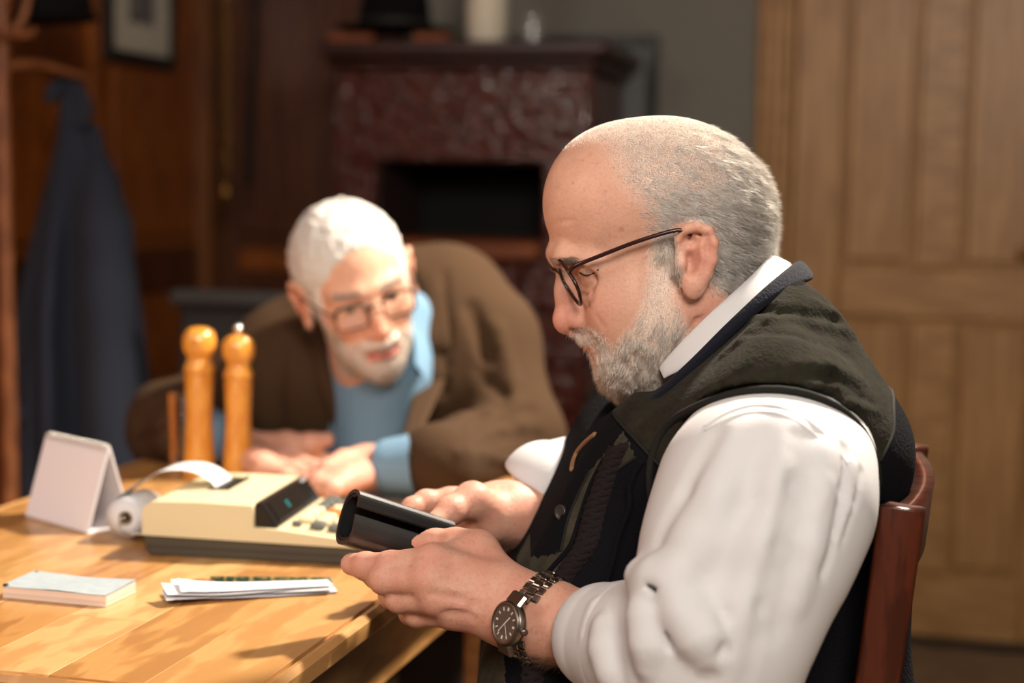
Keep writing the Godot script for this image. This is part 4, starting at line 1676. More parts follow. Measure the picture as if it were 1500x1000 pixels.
func far_beard_share(p: Vector3) -> float:
	if absf(p.x) < 0.024 and p.y < -0.0595 and p.y > -0.081 and p.z > 0.076:
		return 0.0
	var top := -0.074 + 1.7 * maxf(0.0, absf(p.x) - 0.030)
	var s := smoothstep(top + 0.006, top - 0.006, p.y) * smoothstep(-0.135, -0.115, p.y) * smoothstep(-0.02, 0.0, p.z) * smoothstep(0.073, 0.066, absf(p.x))
	var m := smoothstep(-0.0445, -0.049, p.y) * smoothstep(-0.066, -0.060, p.y) * smoothstep(0.034, 0.026, absf(p.x)) * smoothstep(0.06, 0.07, p.z)
	if absf(p.x) > 0.026 and absf(p.x) < 0.040 and p.y < -0.05 and p.z > 0.05:
		m = maxf(m, 0.8)
	return maxf(s, m)


func far_color(p: Vector3, _n: Vector3) -> Color:
	var c := Color(0.66, 0.37, 0.255)
	var red := Color(0.60, 0.22, 0.15)
	var f := func(q: Vector3, rad: float) -> float: return 1.0 - smoothstep(0.0, rad, Vector3(absf(p.x) - q.x, p.y - q.y, p.z - q.z).length())
	c = c.lerp(red, 0.6 * f.call(Vector3(0.0, -0.03, 0.105), 0.03))
	c = c.lerp(red, 0.55 * f.call(Vector3(0.045, -0.03, 0.06), 0.035))
	c = c.lerp(red, 0.6 * f.call(Vector3(0.085, 0, -0.01), 0.04))
	c = c.lerp(Color(0.88, 0.86, 0.83), 1.0 * far_hair_share(p))
	c = c.lerp(Color(0.74, 0.64, 0.58), 0.8 * far_beard_share(p))
	if absf(p.x) < 0.023 and p.y < -0.059 and p.y > -0.080 and p.z > 0.078:
		c = Color(0.52, 0.19, 0.155)
	for s in [-1.0, 1.0]:
		if p.distance_to(Vector3(s * 0.031, 0.003, 0.0795)) < 0.0075:
			c = Color(0.10, 0.07, 0.05)
	c = c * (1.0 + 0.08 * blotch.get_noise_3dv(p * 900.0))
	c.a = 1.0
	return c


func jacket_solid() -> Blob:
	var b := Blob.new()
	# trunk leaning forward
	b.cone(at(520, 480, 2.48), 0.105, at(650, 455, 2.50), 0.105, 0.04)
	b.cone(at(450, 560, 2.46), 0.125, at(640, 560, 2.48), 0.135, 0.05)
	b.cone(at(460, 700, 2.50), 0.13, at(640, 700, 2.52), 0.14, 0.05)
	b.cone(at(470, 860, 2.56), 0.14, at(640, 860, 2.58), 0.14, 0.05)
	# shoulders
	b.cone(at(610, 450, 2.50), 0.070, at(712, 500, 2.45), 0.078, 0.04)
	b.cone(at(520, 490, 2.50), 0.070, at(418, 525, 2.45), 0.070, 0.04)
	# arms
	b.chain([at(712, 505, 2.45), at(762, 645, 2.36)], [0.076, 0.062], 0.03)
	b.chain([at(762, 640, 2.36), at(690, 668, 2.26), on_level(640, 676, TABLE_Y + 0.050)], [0.062, 0.056, 0.050], 0.03)
	b.chain([at(418, 525, 2.45), at(262, 625, 2.40)], [0.070, 0.060], 0.03)
	b.chain([at(243, 618, 2.44), at(250, 628, 2.37), on_level(272, 630, TABLE_Y + 0.050)], [0.064, 0.057, 0.049], 0.03)
	var on := func(px: float, py: float) -> Vector3: return touch(b, at(px, py, 1.8), ray(px, py).normalized(), 1.2)
	var line := func(list: Array) -> Array: return list.map(func(q): return on.call(q[0], q[1]))
	var folds := [
		[[[690, 450], [712, 520], [702, 600], [690, 640]], 0.018, 0.016],
		[[[730, 480], [752, 560], [760, 620]], 0.02, -0.008],
		[[[780, 600], [740, 612], [705, 618]], 0.014, 0.008],
		[[[790, 640], [740, 640], [690, 650]], 0.014, 0.008],
		[[[770, 680], [720, 668], [670, 662]], 0.012, -0.006],
		[[[740, 580], [715, 560], [700, 540]], 0.014, 0.008],
		[[[200, 620], [235, 600], [275, 600]], 0.012, 0.010],
		[[[200, 650], [240, 630], [285, 628]], 0.012, 0.010],
		[[[215, 590], [250, 578], [290, 585]], 0.012, -0.008],
		[[[410, 520], [405, 600], [412, 680]], 0.018, 0.010],
		[[[650, 400], [655, 480], [650, 580]], 0.010, 0.008],
		[[[455, 480], [470, 580], [480, 660]], 0.010, 0.006],
	].map(func(q): return [line.call(q[0]), q[1], q[2]])
	for q in folds:
		b.crease(q[0], q[1], q[2])
	return b


func build_listener() -> void:
	var o := at(524, 422, 2.27)
	var back := (EYE - o).normalized()
	var right := (lens_basis.y).cross(back).normalized()
	var view := Basis(right, back.cross(right), back)
	far_head = Transform3D(view * Basis(Vector3.BACK, deg_to_rad(17)) * Basis(Vector3.UP, deg_to_rad(9)) * Basis(Vector3.RIGHT, deg_to_rad(20)) * Basis.from_scale(Vector3.ONE * 0.98), o)
	var who := thing("person", o, Basis(), "white-haired man in brown jacket and blue shirt leaning over the far end of the table", "person")
	var hb := far_head_solid()
	var hn := net(hb, Vector3(-0.10, -0.19, -0.13), Vector3(0.10, 0.13, 0.125), 0.0034)
	var cols := PackedColorArray()
	var body := Net.new()
	var placed := Net.new()
	for i in hn.v.size():
		cols.append(far_color(hn.v[i], hn.n[i]))
		placed.v.append(far_head.basis * hn.v[i])
		placed.n.append(far_head.basis * hn.n[i])
	placed.idx = hn.idx
	body.add(placed)
	# hands folded on the table top
	var L := func(px: float, py: float, up: float) -> Vector3: return on_level(px, py, TABLE_Y + up)
	var a := Blob.new()   # his right hand, flat
	for q in [[[395, 668], [440, 668], [474, 672], [492, 676]], [[393, 674], [440, 678], [468, 686], [486, 692]], [[390, 680], [432, 688], [458, 697], [472, 702]], [[388, 688], [420, 697], [440, 705], [452, 709]]]:
		a.cone(L.call(345, 654 + (q[0][1] - 668) * 0.4, 0.024), 0.018, L.call(q[0][0], q[0][1], 0.024), 0.0165, 0.014)
		finger(a, [L.call(q[0][0], q[0][1], 0.024), L.call(q[1][0], q[1][1], 0.022), L.call(q[2][0], q[2][1], 0.017), L.call(q[3][0], q[3][1], 0.012)], [0.0150, 0.0115, 0.0100, 0.0088])
	a.chain([L.call(375, 652, 0.030), L.call(420, 648, 0.038), L.call(455, 648, 0.042), L.call(480, 643, 0.046)], [0.019, 0.0145, 0.0118, 0.0098], 0.012)
	a.chain([L.call(350, 652, 0.028), L.call(300, 638, 0.042)], [0.025, 0.030], 0.02)
	var c := Blob.new()   # his left hand over it
	for q in [[[500, 684], [466, 694], [445, 706], [432, 713]], [[500, 692], [466, 706], [450, 716], [440, 721]], [[502, 699], [474, 713], [461, 721], [453, 725]], [[508, 704], [486, 716], [476, 722], [470, 726]]]:
		c.cone(L.call(548, 682 + (q[0][1] - 684) * 0.5, 0.032), 0.020, L.call(q[0][0], q[0][1], 0.036), 0.0160, 0.014)
		finger(c, [L.call(q[0][0], q[0][1], 0.036), L.call(q[1][0], q[1][1], 0.032), L.call(q[2][0], q[2][1], 0.022), L.call(q[3][0], q[3][1], 0.013)], [0.0155, 0.0118, 0.0102, 0.009])
	c.chain([L.call(540, 676, 0.036), L.call(505, 676, 0.046), L.call(478, 684, 0.046)], [0.018, 0.0135, 0.0108], 0.012)
	c.chain([L.call(545, 684, 0.034), L.call(612, 682, 0.046)], [0.027, 0.029], 0.02)
	var inner := Blob.new()
	inner.chain([at(560, 520, 2.45), at(550, 800, 2.5)], [0.08, 0.12], 0.04)
	for job in [[a, 0.0036], [c, 0.0036], [inner, 0.016]]:
		var lo := Vector3.ONE * 9.0
		var hi := -lo
		for q in job[0].prims:
			for p in [q.a, q.a + q.ab]:
				if q.kind == 0 and q.op == 0:
					lo = lo.min(p - Vector3.ONE * (maxf(q.ra, q.rb) + 0.02))
					hi = hi.max(p + Vector3.ONE * (maxf(q.ra, q.rb) + 0.02))
		var nt := net(job[0], lo, hi, job[1])
		for i in nt.v.size():
			cols.append(hand_color(nt.v[i], nt.n[i]) * Color(1.12, 1.15, 1.15))
			nt.v[i] -= o
		body.add(nt)
	part("body", array_mesh(body.v, body.n, PackedVector2Array(), cols, body.idx), M.skin, who)
	# a cap of thick hair: skull and forehead cut free below the hairline
	var cap := Blob.new()
	cap.ball(Vector3(-0.002, 0.038, -0.024), Vector3(0.081, 0.085, 0.101), 0.01)
	cap.ball(Vector3(0.002, -0.004, 0.110), Vector3(0.069, 0.089, 0.092), 0.012, 1)
	cap.brick(Vector3(0, -0.095, 0.02), Vector3(0.12, 0.06, 0.15), 0.01, 0.012, 1)
	for s in [-1.0, 1.0]:
		cap.ball(Vector3(s * 0.088, -0.010, -0.004), Vector3(0.022, 0.034, 0.026), 0.006, 1)
	cap.crease([Vector3(-0.06, 0.10, 0.04), Vector3(-0.02, 0.125, 0.0), Vector3(0.0, 0.128, -0.05)], 0.012, 0.003)
	cap.crease([Vector3(0.03, 0.11, 0.045), Vector3(0.02, 0.128, 0.0), Vector3(0.02, 0.125, -0.05)], 0.014, -0.004)
	cap.shift = func(p: Vector3) -> float: return 0.0035 * blotch.get_noise_3d(p.x * 2200.0, p.y * 1100.0, p.z * 500.0) + 0.0018 * blotch.get_noise_3d(p.x * 5200.0, p.y * 2600.0, p.z * 1200.0)
	var capn := net(cap, Vector3(-0.11, -0.10, -0.15), Vector3(0.11, 0.15, 0.10), 0.004)
	var locks := part("hair", paint(capn), M.white_hair, who)
	locks.basis = far_head.basis
	var hair := part("hair", hairs(hn, func(q, _n): return 40.0 * far_hair_share(q), func(q, n): return (n * 0.8 + Vector3(-0.5, 0.1, -0.5)).normalized() if q.y > 0.05 else (n * 0.6 + Vector3(0, -0.9, -0.3)).normalized(), func(_q):
		var w := rng.randf_range(0.95, 1.0)
		return [rng.randf_range(0.012, 0.022), Color(w, w * 0.97, w * 0.93)], 0.0004, 0.35), M.hair, who)
	hair.basis = far_head.basis
	var beard := part("beard", hairs(hn, func(q, _n): return 80.0 * far_beard_share(q), func(_q, n): return (n * 0.5 + Vector3(0, -0.8, 0.1)).normalized(), func(_q):
		var w := rng.randf_range(0.85, 1.0)
		return [rng.randf_range(0.006, 0.010), Color(w, w * 0.97, w * 0.93)], 0.00035, 0.4), M.hair, who)
	beard.basis = far_head.basis
	var brow := part("eyebrows", hairs(hn, func(q, _n): return 60.0 if absf(q.y - 0.024) < 0.004 and absf(q.x) > 0.012 and absf(q.x) < 0.048 and q.z > 0.06 else 0.0, func(q, n): return (n * 0.5 + Vector3(signf(q.x), 0.1, 0)).normalized(), func(_q):
		var w := rng.randf_range(0.4, 0.8)
		return [0.007, Color(w, w * 0.9, w * 0.8)], 0.0003, 0.4), M.hair, who)
	brow.basis = far_head.basis
	# jacket, open over the shirt
	var jb := jacket_solid()
	jb.ball(at(545, 430, 2.30), Vector3(0.085, 0.10, 0.14), 0.02, 1)
	jb.cone(at(556, 530, 2.30), 0.070, at(552, 620, 2.30), 0.052, 0.012, 1)
	jb.cone(at(552, 620, 2.30), 0.052, at(545, 780, 2.34), 0.020, 0.012, 1)
	var jn := net(jb, Vector3(-0.56, 0.56, -2.76), Vector3(0.16, 1.14, -1.90), 0.0066)
	for i in jn.v.size():
		jn.v[i] -= o
	var jacket := part("jacket", paint(jn), M.tweed, who)
	# lapels: flat strips beside the opening
	for q in [[[[508, 508], [500, 560], [508, 620], [522, 680]], [[470, 500], [462, 545], [484, 612], [514, 684]]], [[[610, 440], [614, 500], [606, 570], [585, 660]], [[648, 428], [660, 500], [650, 560], [602, 664]]]]:
		var edge := []
		for side in 2:
			edge.append(q[side].map(func(r): return touch(jb, at(r[0], r[1], 1.9), ray(r[0], r[1]).normalized(), 1.0) - o - ray(r[0], r[1]).normalized() * 0.006))
		part("lapel", band(edge[0], edge[1], 0.004), M.tweed, jacket)
	var sb := Blob.new()
	sb.cone(at(548, 500, 2.42), 0.080, at(545, 800, 2.46), 0.105, 0.03)
	sb.cone(at(596, 470, 2.40), 0.046, at(566, 545, 2.355), 0.060, 0.03)
	sb.cone(at(566, 545, 2.355), 0.060, at(552, 680, 2.37), 0.062, 0.03)
	sb.cone(at(533, 522, 2.375), 0.056, at(545, 620, 2.39), 0.062, 0.03)
	sb.crease([at(560, 540, 2.335), at(556, 640, 2.35)], 0.012, 0.004)
	sb.crease([at(575, 560, 2.335), at(560, 600, 2.33), at(540, 640, 2.34)], 0.014, -0.005)
	var sn := net(sb, Vector3(-0.34, 0.62, -2.58), Vector3(-0.03, 1.12, -2.26), 0.006)
	for i in sn.v.size():
		sn.v[i] -= o
	var shirt := part("shirt", paint(sn), M.denim, who)
	for q in [[L.call(556, 684, 0.040), L.call(612, 680, 0.046), 0.0375, 0.0440], [L.call(340, 646, 0.036), L.call(300, 636, 0.044), 0.0360, 0.043]]:
		var d: Vector3 = q[1] - q[0]
		part("cuff", sheet(24, 6, func(u, v):
			var z := d.normalized()
			var x := z.cross(Vector3.UP).normalized()
			var y := x.cross(z)
			var r: float = lerpf(q[2], q[3], v) - (0.003 if v == 0.0 else 0.0)
			return q[0] + d * v + (x * cos(u * TAU) + y * sin(u * TAU) * 0.92) * r - o, true), M.denim, shirt)
	for s in [1.0]:
		part("collar", band([far_head * Vector3(0.058, -0.070, -0.035) - o, far_head * Vector3(0.062, -0.095, 0.0) - o, far_head * Vector3(0.048, -0.122, 0.035) - o], [far_head * Vector3(0.074, -0.095, -0.040) - o, far_head * Vector3(0.078, -0.125, 0.0) - o, far_head * Vector3(0.058, -0.150, 0.045) - o], 0.003), M.denim, shirt)
	# legs and shoes under the table
	var tr := Blob.new()
	for s in [-1, 1]:
		tr.chain([Vector3(-0.20 + 0.09 * s, 0.55, -2.66), Vector3(-0.22 + 0.13 * s, 0.56, -2.28), Vector3(-0.22 + 0.12 * s, 0.10, -2.32)], [0.085, 0.066, 0.050], 0.04)
	tr.cone(Vector3(-0.28, 0.58, -2.66), 0.12, Vector3(-0.12, 0.58, -2.66), 0.12, 0.05)
	var tn := net(tr, Vector3(-0.52, 0.0, -2.86), Vector3(0.10, 0.76, -2.14), 0.014)
	for i in tn.v.size():
		tn.v[i] -= o
	part("trousers", paint(tn), M.trousers, who)
	for s in [-1, 1]:
		var sh := Blob.new()
		var f := Vector3(-0.22 + 0.12 * s, 0.0, -2.32)
		sh.chain([f + Vector3(0, 0.05, -0.03), f + Vector3(0, 0.045, 0.06), f + Vector3(0, 0.036, 0.14)], [0.046, 0.044, 0.036], 0.02)
		sh.brick(f + Vector3(0, -0.05, 0), Vector3(0.3, 0.0505, 0.3), 0.001, 0.002, 1)
		var shn := net(sh, f + Vector3(-0.08, -0.02, -0.12), f + Vector3(0.08, 0.14, 0.25), 0.008)
		for i in shn.v.size():
			shn.v[i] -= o
		part("shoe", paint(shn), M.shoe, who)
	build_far_glasses()


func build_far_glasses() -> void:
	var g := thing("eyeglasses", far_head.origin, far_head.basis, "thin dark framed eyeglasses on the man in the brown jacket", "glasses")
	for s in [-1.0, 1.0]:
		var r := []
		for i in 28:
			var t := TAU * i / 28
			var sq := 1.0 + 0.10 * cos(4 * t + PI)
			var x: float = cos(t) * 0.0250 * sq
			var y: float = sin(t) * 0.0185 * sq
			r.append(Vector3(s * (0.034 + x), -0.003 + y, 0.100 - 0.12 * (0.01 + x) + 0.10 * y))
		part("rim", tube(r, 0.0015, 8, false, true), M.frame_dark, g)
		part("brow_bar", tube(r.slice(1, 14), 0.0027, 8), M.frame_dark, g)
		var fan := PackedVector3Array([Vector3(s * 0.034, -0.003, 0.0995)])
		fan.append_array(PackedVector3Array(r))
		var idx := PackedInt32Array()
		for i in r.size():
			idx.append_array([0, 1 + i, 1 + (i + 1) % r.size()])
		part("lens", array_mesh(fan, smooth_normals(fan, idx), PackedVector2Array(), PackedColorArray(), idx), M.lens, g)
		part("temple", tube(curve3([r[2], Vector3(s * 0.068, 0.008, 0.070), Vector3(s * 0.078, 0.010, 0.02), Vector3(s * 0.083, 0.010, -0.010)], 4), 0.0016, 8), M.frame_dark, g)
	part("bridge", tube(curve3([Vector3(-0.010, 0.004, 0.100), Vector3(0, 0.007, 0.1045), Vector3(0.010, 0.004, 0.100)], 4), 0.0016, 8), M.frame_dark, g)


# ---------------------------------------------------------------- the room
const WALL_LEFT := -2.0
const WALL_RIGHT := 2.4
const WALL_BACK := 4.30
const WALL_FRONT := -1.8
const HEIGHT := 2.55


func room_box(called: String, v0: float, v1: float, y0: float, y1: float, u0: float, u1: float, m: Material, parent: Node, bevel := 0.003) -> MeshInstance3D:
	var c := room((v0 + v1) / 2, (y0 + y1) / 2, (u0 + u1) / 2)
	var o := part(called, box(Vector3(absf(v1 - v0), absf(y1 - y0), absf(u1 - u0)), bevel), m, parent)
	if parent == self:
		o.transform = Transform3D(room_turn, c)
	else:
		o.transform = (parent as Node3D).transform.affine_inverse() * Transform3D(room_turn, c)
	return o


func build_room() -> void:
	var t := 0.12
	var floor_ := room_box("floor", WALL_LEFT - t, WALL_RIGHT + t, -t, -0.008, WALL_FRONT - t, WALL_BACK + t, M.grout, self)
	floor_.set_meta("kind", "structure")
	var step := 0.46
	var tile := box(Vector3(step - 0.006, 0.012, step - 0.006), 0.002)
	var nv := int((WALL_RIGHT - WALL_LEFT) / step)
	var nu := int((WALL_BACK - WALL_FRONT) / step)
	for i in nv + 1:
		for j in nu + 1:
			var v := WALL_LEFT + (i + 0.5) * step
			var u := WALL_BACK - (j + 0.5) * step
			if v + step / 2 < WALL_RIGHT + t and u - step / 2 > WALL_FRONT - t:
				part("floor_tile", tile, M.tile[(i * 7 + j * 3) % 3], floor_, floor_.transform.affine_inverse() * room(v, -0.006, u), Basis())
	room_box("ceiling", WALL_LEFT - t, WALL_RIGHT + t, HEIGHT, HEIGHT + t, WALL_FRONT - t, WALL_BACK + t, M.plaster_light, self).set_meta("kind", "structure")
	room_box("wall_back", WALL_LEFT - t, WALL_RIGHT + t, 0, HEIGHT, WALL_BACK, WALL_BACK + t, M.plaster, self).set_meta("kind", "structure")
	room_box("wall_right", WALL_RIGHT, WALL_RIGHT + t, 0, HEIGHT, WALL_FRONT, WALL_BACK, M.plaster, self).set_meta("kind", "structure")
	room_box("wall_front", WALL_LEFT - t, WALL_RIGHT + t, 0, HEIGHT, WALL_FRONT - t, WALL_FRONT, M.plaster, self).set_meta("kind", "structure")
	var left := room_box("wall_left", WALL_LEFT - t, WALL_LEFT, 0, HEIGHT, WALL_FRONT, WALL_BACK, M.panel_wood, self)
	left.set_meta("kind", "structure")
	# panelling on the left wall: posts, rails and raised fields
	var bay := 0.62
	var n := 9
	for i in n + 1:
		var u := WALL_BACK - 0.04 - i * bay
		if u < WALL_FRONT + 0.05:
			continue
		room_box("stile", WALL_LEFT, WALL_LEFT + 0.022, 0.0, HEIGHT - 0.02, u - 0.05, u + 0.04, M.panel_wood, left)
		if u - bay < WALL_FRONT:
			continue
		for y in [[0.02, 0.14], [0.86, 0.97], [1.70, 1.80], [2.42, 2.53]]:
			room_box("rail", WALL_LEFT, WALL_LEFT + 0.020, y[0], y[1], u - bay + 0.042, u - 0.052, M.panel_wood_dark, left)
		for y in [[0.17, 0.83], [1.00, 1.67], [1.83, 2.39]]:
			room_box("panel", WALL_LEFT, WALL_LEFT + 0.014, y[0], y[1], u - bay + 0.075, u - 0.085, M.panel_wood, left, 0.011)
	# the panelled end of the back wall, beside the stove
	var wood := room_box("trim_1", WALL_LEFT, -1.43, 0.0, HEIGHT - 0.01, WALL_BACK - 0.03, WALL_BACK, M.panel_wood_dark, self)
	wood.set_meta("kind", "structure")
	for y in [[0.15, 0.86], [1.00, 1.98]]:
		room_box("panel", -1.90, -1.58, y[0], y[1], WALL_BACK - 0.045, WALL_BACK - 0.03, M.panel_wood_dark, wood, 0.012)
	room_box("panel", -1.90, -1.58, 0.90, 0.96, WALL_BACK - 0.045, WALL_BACK - 0.03, M.panel_wood, wood, 0.008)
	room_box("trim_2", WALL_LEFT + 0.0, WALL_LEFT + 0.055, 0.0, HEIGHT, WALL_BACK - 0.13, WALL_BACK - 0.03, M.post_wood, self, 0.008).set_meta("kind", "structure")
	room_box("baseboard_back", -0.78, -0.47, 0.0, 0.10, WALL_BACK - 0.015, WALL_BACK, M.panel_wood_dark, self).set_meta("kind", "structure")
	room_box("baseboard_right", 0.50, WALL_RIGHT, 0.0, 0.10, WALL_BACK - 0.015, WALL_BACK, M.panel_wood_dark, self).set_meta("kind", "structure")
	build_door()


func build_door() -> void:
	var W := WALL_BACK
	var frame := room_box("trim_3", -0.468, -0.372, 0.0, 2.12, W - 0.022, W, M.pine[0], self, 0.004)
	frame.set_meta("kind", "structure")
	room_box("moulding", -0.468, -0.436, 0.0, 2.12, W - 0.045, W - 0.020, M.pine[1], frame, 0.010)
	room_box("moulding", -0.416, -0.386, 0.0, 2.10, W - 0.038, W - 0.020, M.pine[1], frame, 0.010)
	room_box("frame_post", 0.365, 0.461, 0.0, 2.12, W - 0.035, W, M.pine[0], frame, 0.004)
	room_box("lintel", -0.372, 0.365, 2.04, 2.12, W - 0.035, W, M.pine[0], frame, 0.004)
	room_box("threshold", -0.40, 0.40, -0.004, 0.012, W - 0.07, W, M.threshold, frame, 0.003)
	var door := room_box("door_1", -0.368, 0.362, 0.012, 2.035, W - 0.012, W, M.pine[2], self, 0.002)
	door.set_meta("kind", "structure")
	var f0 := W - 0.034
	for q in [["stile", -0.368, -0.245, 0.012, 2.035], ["stile", 0.239, 0.362, 0.012, 2.035], ["rail", -0.244, 0.238, 0.012, 0.180], ["rail", -0.244, 0.238, 0.832, 0.962], ["rail", -0.244, 0.238, 1.90, 2.035], ["mullion", -0.058, 0.052, 0.181, 0.831], ["mullion", -0.058, 0.052, 0.963, 1.899]]:
		room_box(q[0], q[1], q[2], q[3], q[4], f0, W - 0.012, M.pine[0 if q[0] == "stile" else 1], door, 0.006)
	for v in [[-0.244, -0.059], [0.053, 0.238]]:
		for y in [[0.182, 0.830], [0.964, 1.898]]:
			room_box("panel", v[0] + 0.012, v[1] - 0.012, y[0] + 0.012, y[1] - 0.012, W - 0.030, W - 0.012, M.pine[2], door, 0.016)
	var h := room_box("handle_plate", 0.28, 0.32, 0.90, 1.12, f0 - 0.004, f0, M.brass, door, 0.002)
	h.name = "handle_plate"
	room_box("door_handle", 0.19, 0.31, 1.00, 1.02, f0 - 0.055, f0 - 0.038, M.brass, door, 0.006)


func build_stove() -> void:
	var U := 3.80
	var base := room(-1.12, 0, U + 0.22)
	var s := thing("tiled_stove", base, room_turn, "tall stove of glazed red-brown tiles with an open niche and shelf", "stove")
	var inv := s.transform.affine_inverse()
	var put := func(called: String, v0: float, v1: float, y0: float, y1: float, u0: float, u1: float, m: Material, bevel := 0.004) -> MeshInstance3D:
		return part(called, box(Vector3(v1 - v0, y1 - y0, u1 - u0), bevel), m, s, inv * room((v0 + v1) / 2, (y0 + y1) / 2, (u0 + u1) / 2))
	var v0 := -1.445
	var v1 := -0.800
	# core left open at the niche
	put.call("core", v0 + 0.012, v1 - 0.012, 0.12, 0.975, U + 0.02, U + 0.40, M.stove_core)
	put.call("core", v0 + 0.012, v1 - 0.012, 1.205, 1.42, U + 0.02, U + 0.40, M.stove_core)
	put.call("core", v0 + 0.012, -1.330, 0.975, 1.205, U + 0.02, U + 0.40, M.stove_core)
	put.call("core", -0.915, v1 - 0.012, 0.975, 1.205, U + 0.02, U + 0.40, M.stove_core)
	put.call("niche_back", -1.330, -0.915, 0.975, 1.205, U + 0.34, U + 0.40, M.soot)
	put.call("plinth", v0 - 0.01, v1 + 0.01, 0.0, 0.12, U - 0.01, U + 0.41, M.stove_core, 0.01)
	put.call("shelf", -1.335, -0.910, 0.975, 1.018, U - 0.055, U + 0.34, M.shelf_wood, 0.006)
	# tiles on the front and right side
	var cols := 4
	var w := (v1 - v0) / cols
	var k := 0
	for i in 2:
		put.call("tile", v0 + i * 2 * w + 0.0008, v0 + (i + 1) * 2 * w - 0.0008, 1.208, 1.425, U, U + 0.022, M.glaze[k % 3], 0.003)
		k += 1
	for row in [[0.976, 1.090], [1.092, 1.206]]:
		for q in [[v0, -1.332], [-0.913, v1]]:
			put.call("tile", q[0] + 0.0015, q[1] - 0.0015, row[0], row[1], U, U + 0.022, M.glaze[k % 3], 0.003)
			k += 1
	for j in 7:
		for i in cols:
			put.call("tile", v0 + i * w + 0.0015, v0 + (i + 1) * w - 0.0015, 0.122 + j * 0.122, 0.122 + (j + 1) * 0.122 - 0.003, U, U + 0.022, M.glaze[k % 3], 0.006)
			k += 1
	for j in 10:
		for i in 3:
			put.call("tile", v1 - 0.022, v1, 0.122 + j * 0.13, 0.122 + (j + 1) * 0.13 - 0.003, U + 0.024 + i * 0.125, U + 0.024 + (i + 1) * 0.125 - 0.003, M.glaze[k % 3], 0.010)
			k += 1
	# mantel: a moulded wooden slab
	put.call("mantel_moulding", v0 - 0.015, v1 + 0.020, 1.425, 1.455, U - 0.030, U + 0.40, M.mantel, 0.012)
	put.call("mantel", v0 - 0.022, v1 + 0.045, 1.455, 1.488, U - 0.055, U + 0.40, M.mantel, 0.008)
	# what stands on it
	var c := thing("candle", room(-1.072, 1.4885, U + 0.05), Basis(), "thick white pillar candle on the stove mantel", "candle")
	part("wax", turned([[0.0, 0.222], [0.030, 0.222], [0.044, 0.228], [0.0475, 0.220], [0.0480, 0.0], [0.0, 0.0]], 28, 3), M.wax, c)
	part("wick", tube([Vector3(0, 0.22, 0), Vector3(0.001, 0.232, 0), Vector3(0.004, 0.240, 0)], 0.0012, 6), M.soot, c)
	var hat := thing("felt_hat", room(-1.295, 1.511, U + 0.02), Basis(), "black felt hat lying on the left of the stove mantel", "hat")
	part("crown", turned([[0.0, 0.125], [0.03, 0.128], [0.065, 0.120], [0.080, 0.090], [0.088, 0.030], [0.092, 0.008]], 32, 4), M.felt, hat)
	part("brim", turned([[0.088, 0.012], [0.115, 0.004], [0.142, 0.010], [0.145, 0.013], [0.115, 0.008], [0.088, 0.016]], 32, 3), M.felt, hat)
	part("hat_band", turned([[0.0905, 0.012], [0.0905, 0.030], [0.0885, 0.032]], 32, 2), M.felt_band, hat)
	for q in [[-1.385, 0.115, 0.020, "short reddish wooden board at the left end of the mantel"], [-1.185, 0.085, 0.020, "small wooden block on the mantel beside the candle"]]:
		var b := thing("wooden_board", room(q[0], 1.488 + q[2] / 2, U - 0.02), room_turn, q[3], "board")
		part("board", box(Vector3(q[1], q[2], 0.05), 0.003), M.shelf_wood, b)
	var g := thing("glass_jar", room(-0.965, 1.488, U + 0.08), Basis(), "small clear glass jar on the mantel right of the candle", "jar")
	part("jar", turned([[0.0, 0.003], [0.026, 0.003], [0.028, 0.010], [0.028, 0.055], [0.022, 0.066], [0.022, 0.076]], 24, 3), M.glass, g)
	# slate board leaning on the wall behind
	var sl := thing("slate_board", room(-0.99, 0.86, WALL_BACK - 0.055), room_turn * Basis(Vector3.RIGHT, -0.03), "grey slate board in a dark frame behind the stove's right side", "board")
	part("slate", box(Vector3(0.50, 0.64, 0.012), 0.001), M.slate, sl, Vector3(0, 0.335, 0))
	for q in [[Vector3(0.028, 0.70, 0.024), Vector3(0.252, 0.335, 0)], [Vector3(0.028, 0.70, 0.024), Vector3(-0.252, 0.335, 0)], [Vector3(0.476, 0.028, 0.024), Vector3(0, 0.671, 0)], [Vector3(0.476, 0.028, 0.024), Vector3(0, -0.001, 0)]]:
		part("frame_bar", box(q[0], 0.004), M.frame_black, sl, q[1])
	var rest := thing("wall_shelf", room(-0.99, 0.842, WALL_BACK - 0.06), room_turn, "narrow dark wall shelf carrying the slate board", "shelf")
	part("board", box(Vector3(0.60, 0.024, 0.12), 0.003), M.panel_wood_dark, rest)


